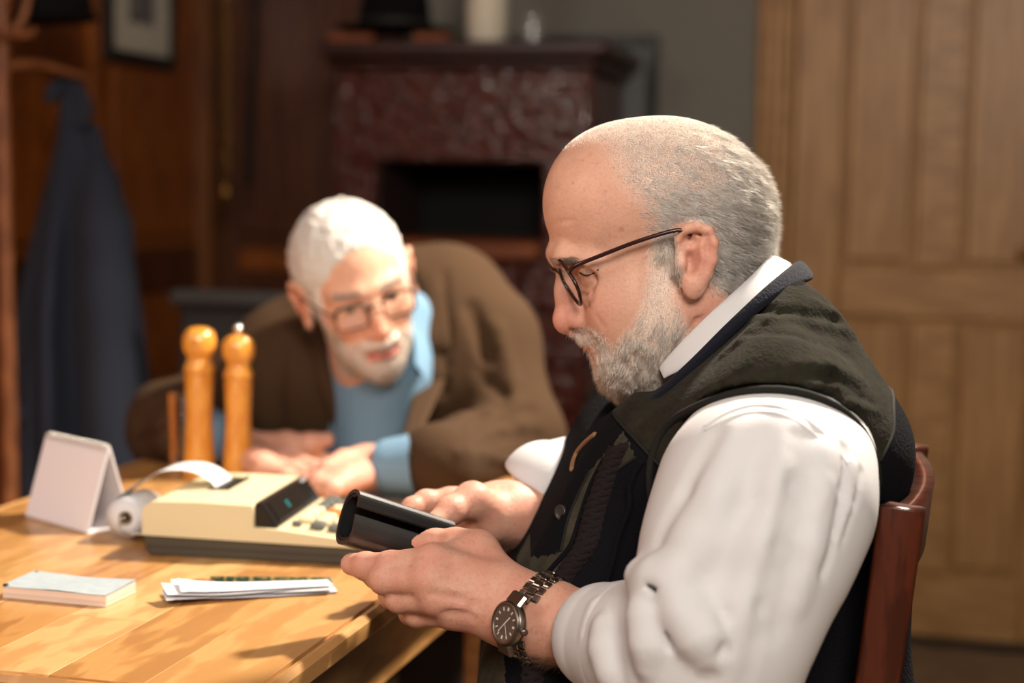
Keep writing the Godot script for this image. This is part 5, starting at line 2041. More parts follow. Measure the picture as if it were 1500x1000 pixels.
func build_left_corner() -> void:
	# framed picture on the panelling
	var wall_turn := Basis(-AWAY, Vector3.UP, SIDE)   # x along the wall towards the camera, z into the room
	var pic := thing("framed_picture", room(WALL_LEFT + 0.030, 1.588, 3.815), wall_turn, "small framed picture with cream mat on the dark panelling", "picture")
	var w := 0.335
	var h := 0.30
	part("mat", box(Vector3(w - 0.03, h - 0.03, 0.008), 0.001), M.cream, pic)
	part("print", box(Vector3(0.13, 0.13, 0.002), 0.0005), M.print_grey, pic, Vector3(0, 0.015, 0.005))
	for q in [[Vector3(0.030, h, 0.022), Vector3(w / 2, 0, 0.002)], [Vector3(0.030, h, 0.022), Vector3(-w / 2, 0, 0.002)], [Vector3(w - 0.03, 0.030, 0.022), Vector3(0, h / 2 - 0.015, 0.002)], [Vector3(w - 0.03, 0.030, 0.022), Vector3(0, -h / 2 + 0.015, 0.002)]]:
		part("frame_bar", box(q[0], 0.005), M.frame_black, pic, q[1])
	part("pane", box(Vector3(w - 0.03, h - 0.03, 0.002), 0.0005), M.lens, pic, Vector3(0, 0, 0.009))
	# coat stand
	var foot := at(8, 400, 3.20)
	foot.y = 0
	var st := thing("coat_stand", foot, Basis.from_scale(Vector3(1.06, 1.02, 1.06)), "branching wooden coat stand at the left edge of the room", "coat stand")
	part("pole", tube([Vector3(0, 0.03, 0), Vector3(0.004, 0.6, 0), Vector3(-0.002, 1.2, 0), Vector3(0, 1.72, 0)], [0.017, 0.015, 0.014, 0.011], 14), M.branch, st)
	part("foot", turned([[0.0, 0.04], [0.04, 0.04], [0.10, 0.025], [0.115, 0.012], [0.115, 0.0]], 28, 3), M.branch, st)
	for q in [[[0.0, 1.335, 0.0], [0.05, 1.345, -0.05], [0.095, 1.332, -0.10], [0.130, 1.322, -0.15]], [[0.0, 1.400, 0.0], [0.045, 1.395, 0.01], [0.065, 1.405, 0.015]], [[0.0, 1.39, 0.0], [0.035, 1.42, 0.0], [0.048, 1.47, 0.0]], [[0.0, 1.38, 0], [0.0, 1.40, 0.04], [0.01, 1.44, 0.08]], [[0.0, 1.52, 0], [0.05, 1.55, 0], [0.09, 1.56, 0.0]]]:
		var p := curve3(q.map(func(r): return Vector3(r[0], r[1], r[2])), 4)
		var r := []
		for i in p.size():
			r.append(lerpf(0.0095, 0.006, float(i) / p.size()))
		part("peg", tube(p, r, 10), M.branch, st)
	# black hat on the upper peg
	var hat := thing("black_hat", at(80, 22, 3.40), Basis(Vector3.BACK, 0.06).scaled(Vector3.ONE * 1.12), "round black hat on the upper peg of the coat stand", "hat")
	part("crown", turned([[0.0, 0.090], [0.035, 0.088], [0.058, 0.070], [0.066, 0.03], [0.070, 0.0]], 28, 4), M.felt, hat)
	part("brim", turned([[0.066, 0.004], [0.078, -0.006], [0.074, -0.012], [0.060, -0.010], [0.0, -0.008]], 28, 3), M.felt, hat)
	# overcoat: hangs by its collar, folds falling from the peg
	var top := at(100, 122, 3.38)
	var coat := thing("overcoat", top, Basis.from_scale(Vector3.ONE * 1.12), "dark navy overcoat hanging from a peg of the coat stand", "coat")
	var prof := [[0.0, -0.012, 0.028], [0.035, -0.015, 0.036], [0.098, -0.020, 0.050], [0.173, -0.038, 0.082], [0.26, -0.060, 0.113], [0.412, -0.090, 0.132], [0.60, -0.108, 0.153], [0.777, -0.116, 0.158], [0.95, -0.120, 0.160]]
	part("cloth", sheet(72, 48, func(u, v):
		var f: float = v * (prof.size() - 1)
		var i := mini(int(f), prof.size() - 2)
		var k: float = f - i
		var y: float = lerpf(prof[i][0], prof[i + 1][0], k)
		var l: float = lerpf(prof[i][1], prof[i + 1][1], k)
		var r: float = lerpf(prof[i][2], prof[i + 1][2], k)
		var a: float = u * TAU
		var grow := smoothstep(0.02, 0.4, y)
		var depth := (0.025 + 0.05 * grow) * (1.0 + 0.55 * grow * sin(6.0 * a + 0.6 + 1.2 * y) * (0.7 + 0.3 * sin(2.0 * a)) + 0.22 * grow * sin(13.0 * a + 4.0 * y))
		var x: float = (l + r) / 2 + cos(a) * (r - l) / 2 * (1.0 + 0.05 * grow * sin(7.0 * a))
		return Vector3(x, -y, sin(a) * depth), true, true), M.coat, coat)
	part("collar", tube(curve3([Vector3(-0.028, -0.035, 0.030), Vector3(-0.005, 0.004, 0.022), Vector3(0.020, -0.008, 0.022), Vector3(0.040, -0.045, 0.030), Vector3(0.030, -0.080, 0.035)], 5), 0.013, 10), M.coat, coat)
	# sleeve in front
	var arm := curve3([Vector3(0.046, -0.08, 0.006), Vector3(0.064, -0.17, 0.030), Vector3(0.084, -0.29, 0.066), Vector3(0.092, -0.46, 0.085), Vector3(0.098, -0.74, 0.085)], 6)
	var girth := []
	for i in arm.size():
		girth.append(lerpf(0.012, 0.050, smoothstep(0.0, 0.5, float(i) / (arm.size() - 1))) + 0.003 * sin(i * 1.3))
	part("sleeve", tube(arm, girth, 16), M.coat, coat)
	part("pocket_flap", box(Vector3(0.10, 0.03, 0.006), 0.002), M.coat, coat, Vector3(-0.055, -0.60, 0.062))
	# brass chain and a dark poker beside the corner post
	var ch := thing("brass_chain", at(331, 0, 4.30) + Vector3(0, 0.30, 0), Basis(), "long thin brass chain hanging beside the corner post", "chain")
	var ring := tube(range(10).map(func(i): return Vector3(cos(TAU * i / 10) * 0.008, sin(TAU * i / 10) * 0.017, 0)), 0.0028, 6, false, true)
	for i in 26:
		part("link", ring, M.brass, ch, Vector3(0, -0.015 - i * 0.029, 0), Basis(Vector3.UP, PI / 2 * (i % 2) + 0.4))
	part("weight", turned([[0.0, 0.04], [0.006, 0.035], [0.012, 0.01], [0.010, -0.02], [0.0, -0.03]], 16, 3), M.brass, ch, Vector3(0, -0.80, 0))
	part("nail", tube([Vector3(0, 0, 0), Vector3(-0.02, 0.012, -0.06)], 0.003, 6), M.brass, ch)
	var po := thing("fire_poker", at(372, 20, 4.33) + Vector3(0, 0.05, 0), Basis(), "long black iron poker hanging on the panelling left of the stove", "poker")
	part("rod", tube([Vector3(0, -0.02, 0), Vector3(-0.012, -0.50, 0)], [0.007, 0.011], 10), M.iron, po)
	part("ring", tube(range(12).map(func(i): return Vector3(cos(TAU * i / 12) * 0.022, sin(TAU * i / 12) * 0.022, 0)), 0.005, 8, false, true), M.iron, po)
	part("hook", box(Vector3(0.03, 0.012, 0.14), 0.003), M.iron, po, Vector3(0, 0.022, -0.06))
	# settle behind the far end of the table
	var bench := thing("settle", room(-1.12, 0, 2.87), room_turn, "dark grey high-backed settle behind the man in the brown jacket", "bench")
	part("backrest", box(Vector3(0.66, 0.52, 0.045), 0.012), M.settle, bench, Vector3(0, 0.645, -0.10), Basis(Vector3.RIGHT, -0.06))
	part("top_rail", box(Vector3(0.70, 0.032, 0.07), 0.010), M.settle_rail, bench, Vector3(0, 0.918, -0.116))
	part("seat", box(Vector3(0.68, 0.045, 0.40), 0.010), M.settle, bench, Vector3(0, 0.425, 0.12))
	for s in [-1, 1]:
		part("end_panel", box(Vector3(0.04, 0.40, 0.40), 0.006), M.settle, bench, Vector3(s * 0.33, 0.20, 0.12))


# ---------------------------------------------------------------- table and what lies on it
func build_table() -> void:
	var v0 := -1.085
	var v1 := -0.511
	var u0 := 1.159
	var u1 := 2.150
	var th := 0.024
	var base := room((v0 + v1) / 2, 0, (u0 + u1) / 2)
	var t := thing("table", base, room_turn, "honey-coloured wooden table with a plank top between the two men", "table")
	var inv := t.transform.affine_inverse()
	var seams := [0.0, 0.088, 0.171, 0.249, 0.332, 0.410, 0.492, 0.574]
	var k := 0
	for i in seams.size() - 1:
		var cuts := [0.0, 0.30 + 0.13 * sin(i * 2.4), 0.66 + 0.12 * cos(i * 1.7), u1 - u0]
		for j in cuts.size() - 1:
			var a: float = v1 - seams[i + 1]
			var b: float = v1 - seams[i]
			part("plank", box(Vector3(b - a - 0.0003, th, cuts[j + 1] - cuts[j] - 0.0003), 0.0003), M.table_wood[(k * 5 + i) % 5], t, inv * room((a + b) / 2, TABLE_Y - th / 2, u0 + (cuts[j] + cuts[j + 1]) / 2))
			k += 1
	# rounded edge strip on the four sides
	for q in [[v1 + 0.007, (u0 + u1) / 2, 0.014, u1 - u0 + 0.028], [v0 - 0.007, (u0 + u1) / 2, 0.014, u1 - u0 + 0.028]]:
		part("edge_strip", box(Vector3(q[2], th, q[3]), 0.005), M.table_wood[0], t, inv * room(q[0], TABLE_Y - th / 2 - 0.0002, q[1]))
	for u in [u0 - 0.007, u1 + 0.007]:
		part("edge_strip", box(Vector3(v1 - v0, th, 0.014), 0.005), M.table_wood[3], t, inv * room((v0 + v1) / 2, TABLE_Y - th / 2 - 0.0002, u))
	for q in [[v1 - 0.040, true], [v0 + 0.040, true]]:
		part("apron", box(Vector3(0.022, 0.095, u1 - u0 - 0.14), 0.002), M.table_wood[1], t, inv * room(q[0], TABLE_Y - th - 0.0475, (u0 + u1) / 2))
	for u in [u0 + 0.05, u1 - 0.05]:
		part("apron", box(Vector3(v1 - v0 - 0.14, 0.095, 0.022), 0.002), M.table_wood[1], t, inv * room((v0 + v1) / 2, TABLE_Y - th - 0.0475, u))
	for q in [[v0 + 0.055, u0 + 0.06], [v1 - 0.055, u0 + 0.06], [v0 + 0.055, u1 - 0.06], [v1 - 0.055, u1 - 0.06]]:
		part("leg", box(Vector3(0.055, TABLE_Y - th, 0.055), 0.004), M.table_wood[1], t, inv * room(q[0], (TABLE_Y - th) / 2, q[1]))
	part("peg", box(Vector3(0.022, 0.009, 0.011), 0.0015), M.table_wood[2], t, inv * room(v1 + 0.016, TABLE_Y - 0.026, u0 + 0.085))


func build_mills() -> void:
	var prof := [[0.0, 0.0], [0.0225, 0.0], [0.0240, 0.004], [0.0236, 0.012], [0.0224, 0.030], [0.0204, 0.060], [0.0194, 0.085], [0.0197, 0.110], [0.0206, 0.135], [0.0212, 0.146], [0.0212, 0.150], [0.0190, 0.152], [0.0222, 0.155], [0.0222, 0.161], [0.0205, 0.165], [0.0182, 0.170], [0.0176, 0.176], [0.0196, 0.180]]
	var ball := [[0.0180, 0.178], [0.0222, 0.184], [0.0246, 0.194], [0.0240, 0.205], [0.0200, 0.214], [0.0110, 0.2195], [0.0, 0.2205]]
	for q in [[292, 698, 0.925, false, "taller turned wooden pepper mill without a knob, beside the clear tumbler"], [349, 700, 0.885, true, "turned wooden mill with a chrome knob, nearer the folded hands"]]:
		var m := thing("pepper_mill", on_level(q[0], q[1], TABLE_Y), Basis(Vector3.UP, 0.4).scaled(Vector3.ONE * q[2]), q[4], "mill", "turned wooden mills")
		part("body", lathe(curve2(prof, 3), 36), M.mill, m)
		part("head", lathe(curve2(ball, 5), 36), M.mill, m)
		if q[3]:
			part("knob", turned([[0.0, 0.2365], [0.0040, 0.2355], [0.0068, 0.2315], [0.0066, 0.2270], [0.0040, 0.2235], [0.0042, 0.2190]], 20, 3), M.chrome, m)
	var g := thing("tumbler", on_level(273, 688, TABLE_Y), Basis(), "clear glass tumbler half hidden behind the left wooden mill", "glass")
	part("glass", turned([[0.0, 0.0], [0.0205, 0.0], [0.0220, 0.004], [0.0235, 0.05], [0.0250, 0.104], [0.0244, 0.1055], [0.0238, 0.104], [0.0222, 0.05], [0.0205, 0.010], [0.0, 0.008]], 32, 3), M.glass_solid, g)


func build_calendar() -> void:
	var a := on_level(38, 757, TABLE_Y)
	var b := on_level(129, 783, TABLE_Y)
	var x := (b - a).normalized()
	var c := thing("desk_calendar", (a + b) / 2, Basis(x, Vector3.UP, x.cross(Vector3.UP)), "blank white tent-shaped desk calendar at the left end of the table", "calendar")
	var w := a.distance_to(b)
	var h := 0.096
	var d := 0.058
	var lean := atan2(d * 0.5, h)
	var len_ := sqrt(h * h + d * d * 0.25)
	var back := -1.0
	part("front_board", box(Vector3(w, len_, 0.0025), 0.0005), M.card, c, Vector3(0, h / 2 + 0.001, back * d * 0.25), Basis(Vector3.RIGHT, back * lean))
	part("page", box(Vector3(w - 0.004, len_ - 0.010, 0.0012), 0.0003), M.page, c, Vector3(0, h / 2 - 0.002, back * d * 0.25 + 0.0026), Basis(Vector3.RIGHT, back * lean))
	part("back_board", box(Vector3(w, len_, 0.0025), 0.0005), M.card, c, Vector3(0, h / 2 + 0.001, back * d * 0.75), Basis(Vector3.RIGHT, -back * lean))
	part("bottom_board", box(Vector3(w, 0.0020, d), 0.0005), M.card, c, Vector3(0, 0.0012, back * d * 0.5))
	var loop := tube(range(10).map(func(i): return Vector3(0, sin(TAU * i / 10) * 0.0042, cos(TAU * i / 10) * 0.0042)), 0.0005, 5, false, true)
	for i in 26:
		part("wire_loop", loop, M.wire, c, Vector3(-w / 2 + 0.006 + i * (w - 0.012) / 25, h - 0.001, back * d * 0.5))


func build_calculator() -> void:
	var a := on_level(211, 813, TABLE_Y)
	var e := on_level(505, 829, TABLE_Y)
	var x := (e - a).normalized()          # from the back to the key end
	var z := x.cross(Vector3.UP)           # towards the camera
	var L := 0.268
	var W := 0.182
	var c := thing("printing_calculator", a, Basis(x, Vector3.UP, z), "beige desktop printing calculator with black display behind the wallet", "calculator")
	# outlines in x, y; the width runs along -z
	var mid := Vector3(0, 0, -W / 2)
	var low := PackedVector2Array([Vector2(0.006, 0.0), Vector2(L - 0.006, 0.0), Vector2(L, 0.010), Vector2(L + 0.002, 0.0185), Vector2(-0.002, 0.0215), Vector2(0.0, 0.010)])
	part("base", slab(low, W - 0.004, 0.002), M.calc_base, c, mid)
	part("base_groove", slab(PackedVector2Array([Vector2(0.0015, 0.0095), Vector2(L - 0.0008, 0.0095), Vector2(L - 0.0005, 0.0108), Vector2(0.0010, 0.0108)]), W - 0.0036, 0.0002), M.calc_dark, c, mid)
	var top := [[-0.002, 0.0220]]
	for i in 7:
		var t := PI / 2 * i / 6
		top.append([0.012 - 0.0145 * cos(t), 0.044 + 0.0145 * sin(t)])
	top += [[0.060, 0.0600], [0.119, 0.0590], [0.121, 0.0575], [0.1215, 0.036], [0.150, 0.0345], [L - 0.004, 0.0235], [L + 0.002, 0.0190]]
	part("shell", slab(PackedVector2Array(top.map(func(q): return Vector2(q[0], q[1]))), W, 0.003), M.calc_shell, c, mid)
	var dsp := PackedVector2Array([Vector2(0.1195, 0.033), Vector2(0.1200, 0.0585), Vector2(0.1230, 0.0620), Vector2(0.1275, 0.0605), Vector2(0.1450, 0.0365), Vector2(0.1450, 0.033)])
	var display := part("display", slab(dsp, W - 0.012, 0.0012), M.calc_black, c, mid)
	var slope := (Vector2(0.1450, 0.0365) - Vector2(0.1275, 0.0605))
	var nrm := Vector3(-slope.y, slope.x, 0).normalized()
	var lay := Basis(Vector3(slope.x, slope.y, 0).normalized(), nrm, Vector3(0, 0, 1))
	part("window", box(Vector3(0.0235, 0.0008, 0.135), 0.0003), M.calc_window, display, Vector3(0.13625, 0.0485, 0) + nrm * 0.0004, lay)
	# the lit figure zero, made of seven bars
	for q in [[-0.0035, 0, 0.0007, 0.0034], [0.0035, 0, 0.0007, 0.0034], [-0.0018, 0.0024, 0.0026, 0.0007], [-0.0018, -0.0024, 0.0026, 0.0007], [0.0018, 0.0024, 0.0026, 0.0007], [0.0018, -0.0024, 0.0026, 0.0007]]:
		part("lit_digit", box(Vector3(q[2], 0.0006, q[3]), 0.0001), M.digit, display, Vector3(0.13625, 0.0485, 0.018 + q[1]) + nrm * 0.0011 + lay.x * q[0], lay)
	part("name_plate", box(Vector3(0.004, 0.0006, 0.020), 0.0002), M.plate, display, Vector3(0.1290, 0.0598, -0.068), lay)
	# paper slot
	part("paper_slot", box(Vector3(0.020, 0.003, 0.080), 0.001), M.calc_dark, c, Vector3(0.055, 0.0595, -0.112))
	part("tear_bar", box(Vector3(0.004, 0.004, 0.076), 0.001), M.calc_window, c, Vector3(0.067, 0.0610, -0.112), Basis(Vector3.BACK, 0.5))
	# keys
	var dark := part("key_bed", box(Vector3(0.104, 0.002, 0.160), 0.0005), M.calc_shell, c, Vector3(0.205, 0.0296, -W / 2), Basis(Vector3.BACK, -0.096))
	var key := box(Vector3(0.0150, 0.008, 0.0165), 0.0022)
	for i in 5:
		for j in 7:
			var colr: Material = M.key_cream
			if j == 0 or (i == 0 and j > 3) or (j == 6) or (i == 1 and j == 5) or (i == 4 and j > 2):
				colr = M.key_grey
			if (i == 1 and j == 3):
				colr = M.key_orange
			if j == 0 and i == 0:
				continue
			part("key", key, colr, dark, Vector3(-0.040 + i * 0.0195, 0.005, 0.066 - j * 0.0220))
	part("switch", box(Vector3(0.010, 0.006, 0.006), 0.001), M.key_grey, dark, Vector3(-0.0435, 0.004, 0.068))
	for q in [[0.02, -0.02], [L - 0.02, -0.02], [0.02, -W + 0.02], [L - 0.02, -W + 0.02]]:
		part("foot", turned([[0.0, 0.002], [0.007, 0.002], [0.007, -0.0002], [0.0, -0.0002]], 14, 1), M.calc_dark, c, Vector3(q[0], 0.0002, q[1]))
	# roll of paper behind it; its strip runs up and over into the slot
	var roll := thing("paper_roll", c.transform * Vector3(-0.044, 0.0265, -0.086), c.basis, "white paper roll behind the calculator with its strip curling into the slot", "paper roll")
	var R := 0.0225
	var half := 0.029
	part("roll", sheet(36, 5, func(u, v):
		var p: Array = [[0.008, half], [R, half], [R, half * 0.3], [R, -half * 0.3], [R, -half], [0.008, -half]][int(round(v * 5))]
		return Vector3(cos(u * TAU) * p[0], sin(u * TAU) * p[0], p[1]), true, true), M.paper, roll)
	part("core", sheet(24, 3, func(u, v):
		var p: Array = [[0.0080, half + 0.0004], [0.0062, half + 0.0004], [0.0062, -half - 0.0004], [0.0080, -half - 0.0004]][int(round(v * 3))]
		return Vector3(cos(u * TAU) * p[0], sin(u * TAU) * p[0], p[1]), true, true), M.cardboard, roll)
	var path := curve3([Vector3(-0.0215, 0.008, 0), Vector3(-0.014, 0.020, 0), Vector3(0.004, 0.034, 0), Vector3(0.034, 0.0510, 0), Vector3(0.066, 0.0530, 0), Vector3(0.088, 0.043, 0), Vector3(0.097, 0.031, 0)], 4)
	part("strip", sheet(4, path.size() - 1, func(u, v):
		var i := int(round(v * (path.size() - 1)))
		return path[i] + Vector3(0, 0, (u - 0.5) * 2.0 * half * 0.97 - 0.026 * v), false), M.paper, roll)
	for s in [-1, 1]:
		part("holder", tube(curve3([Vector3(0.046, -0.012, s * (half + 0.005)), Vector3(0.012, -0.016, s * (half + 0.005)), Vector3(-0.004, -0.012, s * (half + 0.004)), Vector3(-0.004, 0.0, s * (half + 0.003)), Vector3(0.002, 0.002, s * (half - 0.002))], 4), 0.0013, 8), M.wire, roll)


func build_stationery() -> void:
	# small notebook
	var y := TABLE_Y + 0.0125
	var q := [on_level(2, 857, y), on_level(155, 871, y), on_level(212, 851, y), on_level(60, 837, y)]
	var x: Vector3 = (q[1] - q[0]).normalized()
	var w: float = q[0].distance_to(q[1])
	var z := x.cross(Vector3.UP)
	var d: float = absf((q[2] - q[1]).dot(z))
	var n := thing("notebook", (q[0] + q[1]) / 2 - z * d / 2 - Vector3(0, 0.0125, 0), Basis(x, Vector3.UP, z), "thin notebook with a pale grey cover lying at the near left", "notebook")
	part("pages", box(Vector3(w - 0.001, 0.0112, d - 0.001), 0.0006), M.note_pages, n, Vector3(0, 0.0057, 0))
	part("cover", sheet(14, 8, func(u, v): return Vector3((u - 0.5) * w, 0.0122 + 0.0014 * pow(absf(2.0 * u - 1.0), 6.0) * (1.0 - v) + 0.0005 * sin(9.0 * u + 3.0 * v), (v - 0.5) * d), false, true), M.note_cover, n)
	for s in [[-0.5, 0.5], [-0.5, -0.5]]:
		part("corner", box(Vector3(0.005, 0.0030, 0.005), 0.0008), M.frame_black, n, Vector3(s[0] * (w - 0.006), 0.0120, s[1] * (d - 0.006)))
	# folded slips
	var labels := ["folded white paper slip lying on top of the pile before the calculator", "folded white slip second from the top of the pile", "folded white slip in the middle of the pile", "folded white slip second from the bottom of the pile", "undermost folded white slip of the pile"]
	var a := on_level(244, 884, TABLE_Y)
	var e := on_level(489, 869, TABLE_Y)
	var ax := (e - a).normalized()
	var length := a.distance_to(e)
	for i in 5:
		var k := 4 - i   # from the bottom up
		var turn := Basis(Vector3.UP, [0.00, 0.09, -0.07, 0.13, 0.05][i])
		var p := thing("paper_slip", (a + e) / 2 + Vector3(0, 0.0006 + 0.0013 * i, 0) - ax.cross(Vector3.UP) * [0.012, 0.011, 0.014, 0.010, 0.012][i] + ax * [0.004, -0.006, 0.002, -0.004, 0.006][i], turn * Basis(ax, Vector3.UP, ax.cross(Vector3.UP)), labels[k], "paper", "folded paper slips")
		var l: float = length * [1.0, 0.97, 0.94, 0.98, 0.93][i]
		var wd: float = [0.028, 0.026, 0.030, 0.025, 0.026][i]
		# a sheet folded lengthwise: lower leaf, fold, upper leaf
		part("sheet", sheet(20, 10, func(u, v):
			var t: float = v * 2.0 - 1.0
			var lift := 0.0008 + (0.0008 + (0.0045 + 0.0022 * i) * pow(1.0 - u, 2.5)) * (0.5 + 0.5 * t) + 0.0005 * sin(6.0 * u + i)
			var across: float = (absf(t) - 0.5) * wd if absf(t) > 0.12 else (-0.38 - 0.12 * cos(t / 0.12 * PI / 2)) * wd
			return Vector3((u - 0.5) * l, lift if t > -0.9 else 0.0006, -across + 0.006 * sin(3.0 * u + 2.0 * i) * (1.0 - u)), false), M.paper, p)
	# green pencil
	var p0 := on_level(308, 849, TABLE_Y + 0.004)
	var p1 := on_level(486, 851, TABLE_Y + 0.004)
	var pe := thing("pencil", (p0 + p1) / 2, Basis(Quaternion(Vector3.RIGHT, (p1 - p0).normalized())), "worn dark green pencil behind the folded slips", "pencil")
	var hl := p0.distance_to(p1) / 2
	part("shaft", tube([Vector3(-hl, 0, 0), Vector3(hl - 0.004, 0, 0)], 0.0040, 6), M.pencil, pe)
	part("end_cap", tube([Vector3(hl - 0.004, 0, 0), Vector3(hl, 0, 0)], 0.0039, 8), M.pencil_end, pe)
	part("tip", tube([Vector3(-hl, 0, 0), Vector3(-hl - 0.016, 0, 0), Vector3(-hl - 0.020, 0, 0)], [0.0038, 0.0010, 0.0002], 8), M.table_wood[2], pe)


func build_chair() -> void:
	# the reading man's chair: curved crest rail, two stiles, slats, seat, legs
	var c := thing("wooden_chair", Vector3(0.18, 0, -1.49), Basis(Vector3(0.2504, 0, -0.9681), Vector3.UP, Vector3(0.9681, 0, 0.2504)), "reddish-brown wooden chair on which the reading man sits", "chair")
	# local x runs away from the camera, z to the back of the chair
	var inv := c.transform.affine_inverse()
	var near_top := inv * at(1322, 742, 1.285)
	var near_low := inv * at(1285, 1000, 1.275)
	var slope := (near_top.z - near_low.z) / (near_top.y - near_low.y)
	var zat := func(y: float) -> float: return near_top.z + slope * (y - near_top.y)
	for s in [-1, 1]:
		var x: float = near_top.x * -s if s > 0 else near_top.x
		var p := []
		for y in [0.0, 0.25, 0.46, 0.70, near_top.y]:
			p.append(Vector3(x, y, zat.call(y) + 0.05 * pow(maxf(0.0, 0.46 - y) / 0.46, 2.0)))
		part("stile", beam(p, Vector3.RIGHT, 0.015, 0.018), M.chair_wood, c)
	var span: float = absf(near_top.x) - 0.004
	var rail := func(y0: float, y1: float, bow: float, thick: float, called: String) -> void:
		part(called, sheet(4, 18, func(u, v):
			var k: int = int(round(u * 4)) % 4
			var t: float = clampf((v * 18.0 - 1.0) / 16.0, 0.0, 1.0) * 2.0 - 1.0
			var cap: float = 0.0 if v < 0.03 or v > 0.97 else 1.0
			var zz: float = zat.call((y0 + y1) / 2) + bow * (1.0 - t * t) + [-thick, thick, thick, -thick][k] * cap
			var dip := 0.0
			var y: float = lerpf((y0 + y1) / 2, [y0, y0, y1 + dip, y1 + dip][k], cap)
			return Vector3(t * span, y, zz + slope * (y - (y0 + y1) / 2)), true), M.chair_wood, c)
	rail.call(near_top.y - 0.060, near_top.y - 0.004, 0.016, 0.009, "crest_rail")
	rail.call(near_top.y - 0.17, near_top.y - 0.135, 0.014, 0.007, "back_rail")
	for i in 4:
		var t := -0.6 + 0.4 * i
		part("slat", tube([Vector3(t * span, 0.47, zat.call(0.47)), Vector3(t * span, 0.62, zat.call(0.62) + 0.008), Vector3(t * span, near_top.y - 0.14, zat.call(near_top.y - 0.14) + 0.013 * (1.0 - t * t))], 0.009, 8), M.chair_wood, c)
	var zb: float = zat.call(0.45)
	part("seat", box(Vector3(0.44, 0.032, 0.42), 0.010), M.chair_wood, c, Vector3(0, 0.446, zb - 0.20))
	for s in [-1, 1]:
		part("leg", tube([Vector3(s * 0.19, 0, zb - 0.40), Vector3(s * 0.185, 0.43, zb - 0.37)], [0.014, 0.020], 10), M.chair_wood, c)
		part("stretcher", tube([Vector3(s * 0.19, 0.20, zb - 0.39), Vector3(s * 0.195, 0.20, zb + 0.02)], 0.010, 8), M.chair_wood, c)


# a squared, slightly chamfered beam along points; `right` is its width's direction
func beam(p: Array, right: Vector3, half_w: float, half_d: float) -> ArrayMesh:
	var c := 0.22
	var ring := [[-1.0, -1.0 + c], [-1.0 + c, -1.0], [1.0 - c, -1.0], [1.0, -1.0 + c], [1.0, 1.0 - c], [1.0 - c, 1.0], [-1.0 + c, 1.0], [-1.0, 1.0 - c]]
	var n := p.size()
	return sheet(8, n + 1, func(u, v):
		var j := int(round(v * (n + 1))) - 1
		var i := clampi(j, 0, n - 1)
		var t: Vector3 = (p[min(i + 1, n - 1)] - p[max(i - 1, 0)]).normalized()
		var d := t.cross(right).normalized()
		var q: Array = ring[int(round(u * 8)) % 8]
		var k := 0.0 if j < 0 or j >= n else 1.0
		return p[i] + (right * q[0] * half_w + d * q[1] * half_d) * k, true)


func grain(dark: Color, light: Color, scale: Vector3, rough: float, seed_: int, contrast := 0.5) -> StandardMaterial3D:
	var m := mat(Color.WHITE, rough)
	var mid := dark.lerp(light, 0.5)
	m.albedo_texture = noise_tex(0.012, 4, [[0.0, dark.lerp(mid, 1.0 - contrast)], [0.42, dark.lerp(light, 0.35)], [0.6, light], [1.0, light.lerp(mid, 1.0 - contrast)]], 512, seed_, 0.0, FastNoiseLite.TYPE_SIMPLEX_SMOOTH, 14.0)
	triplanar(m, scale)
	m.uv1_offset = Vector3(seed_ * 0.37, seed_ * 0.11, seed_ * 0.23)
	return m


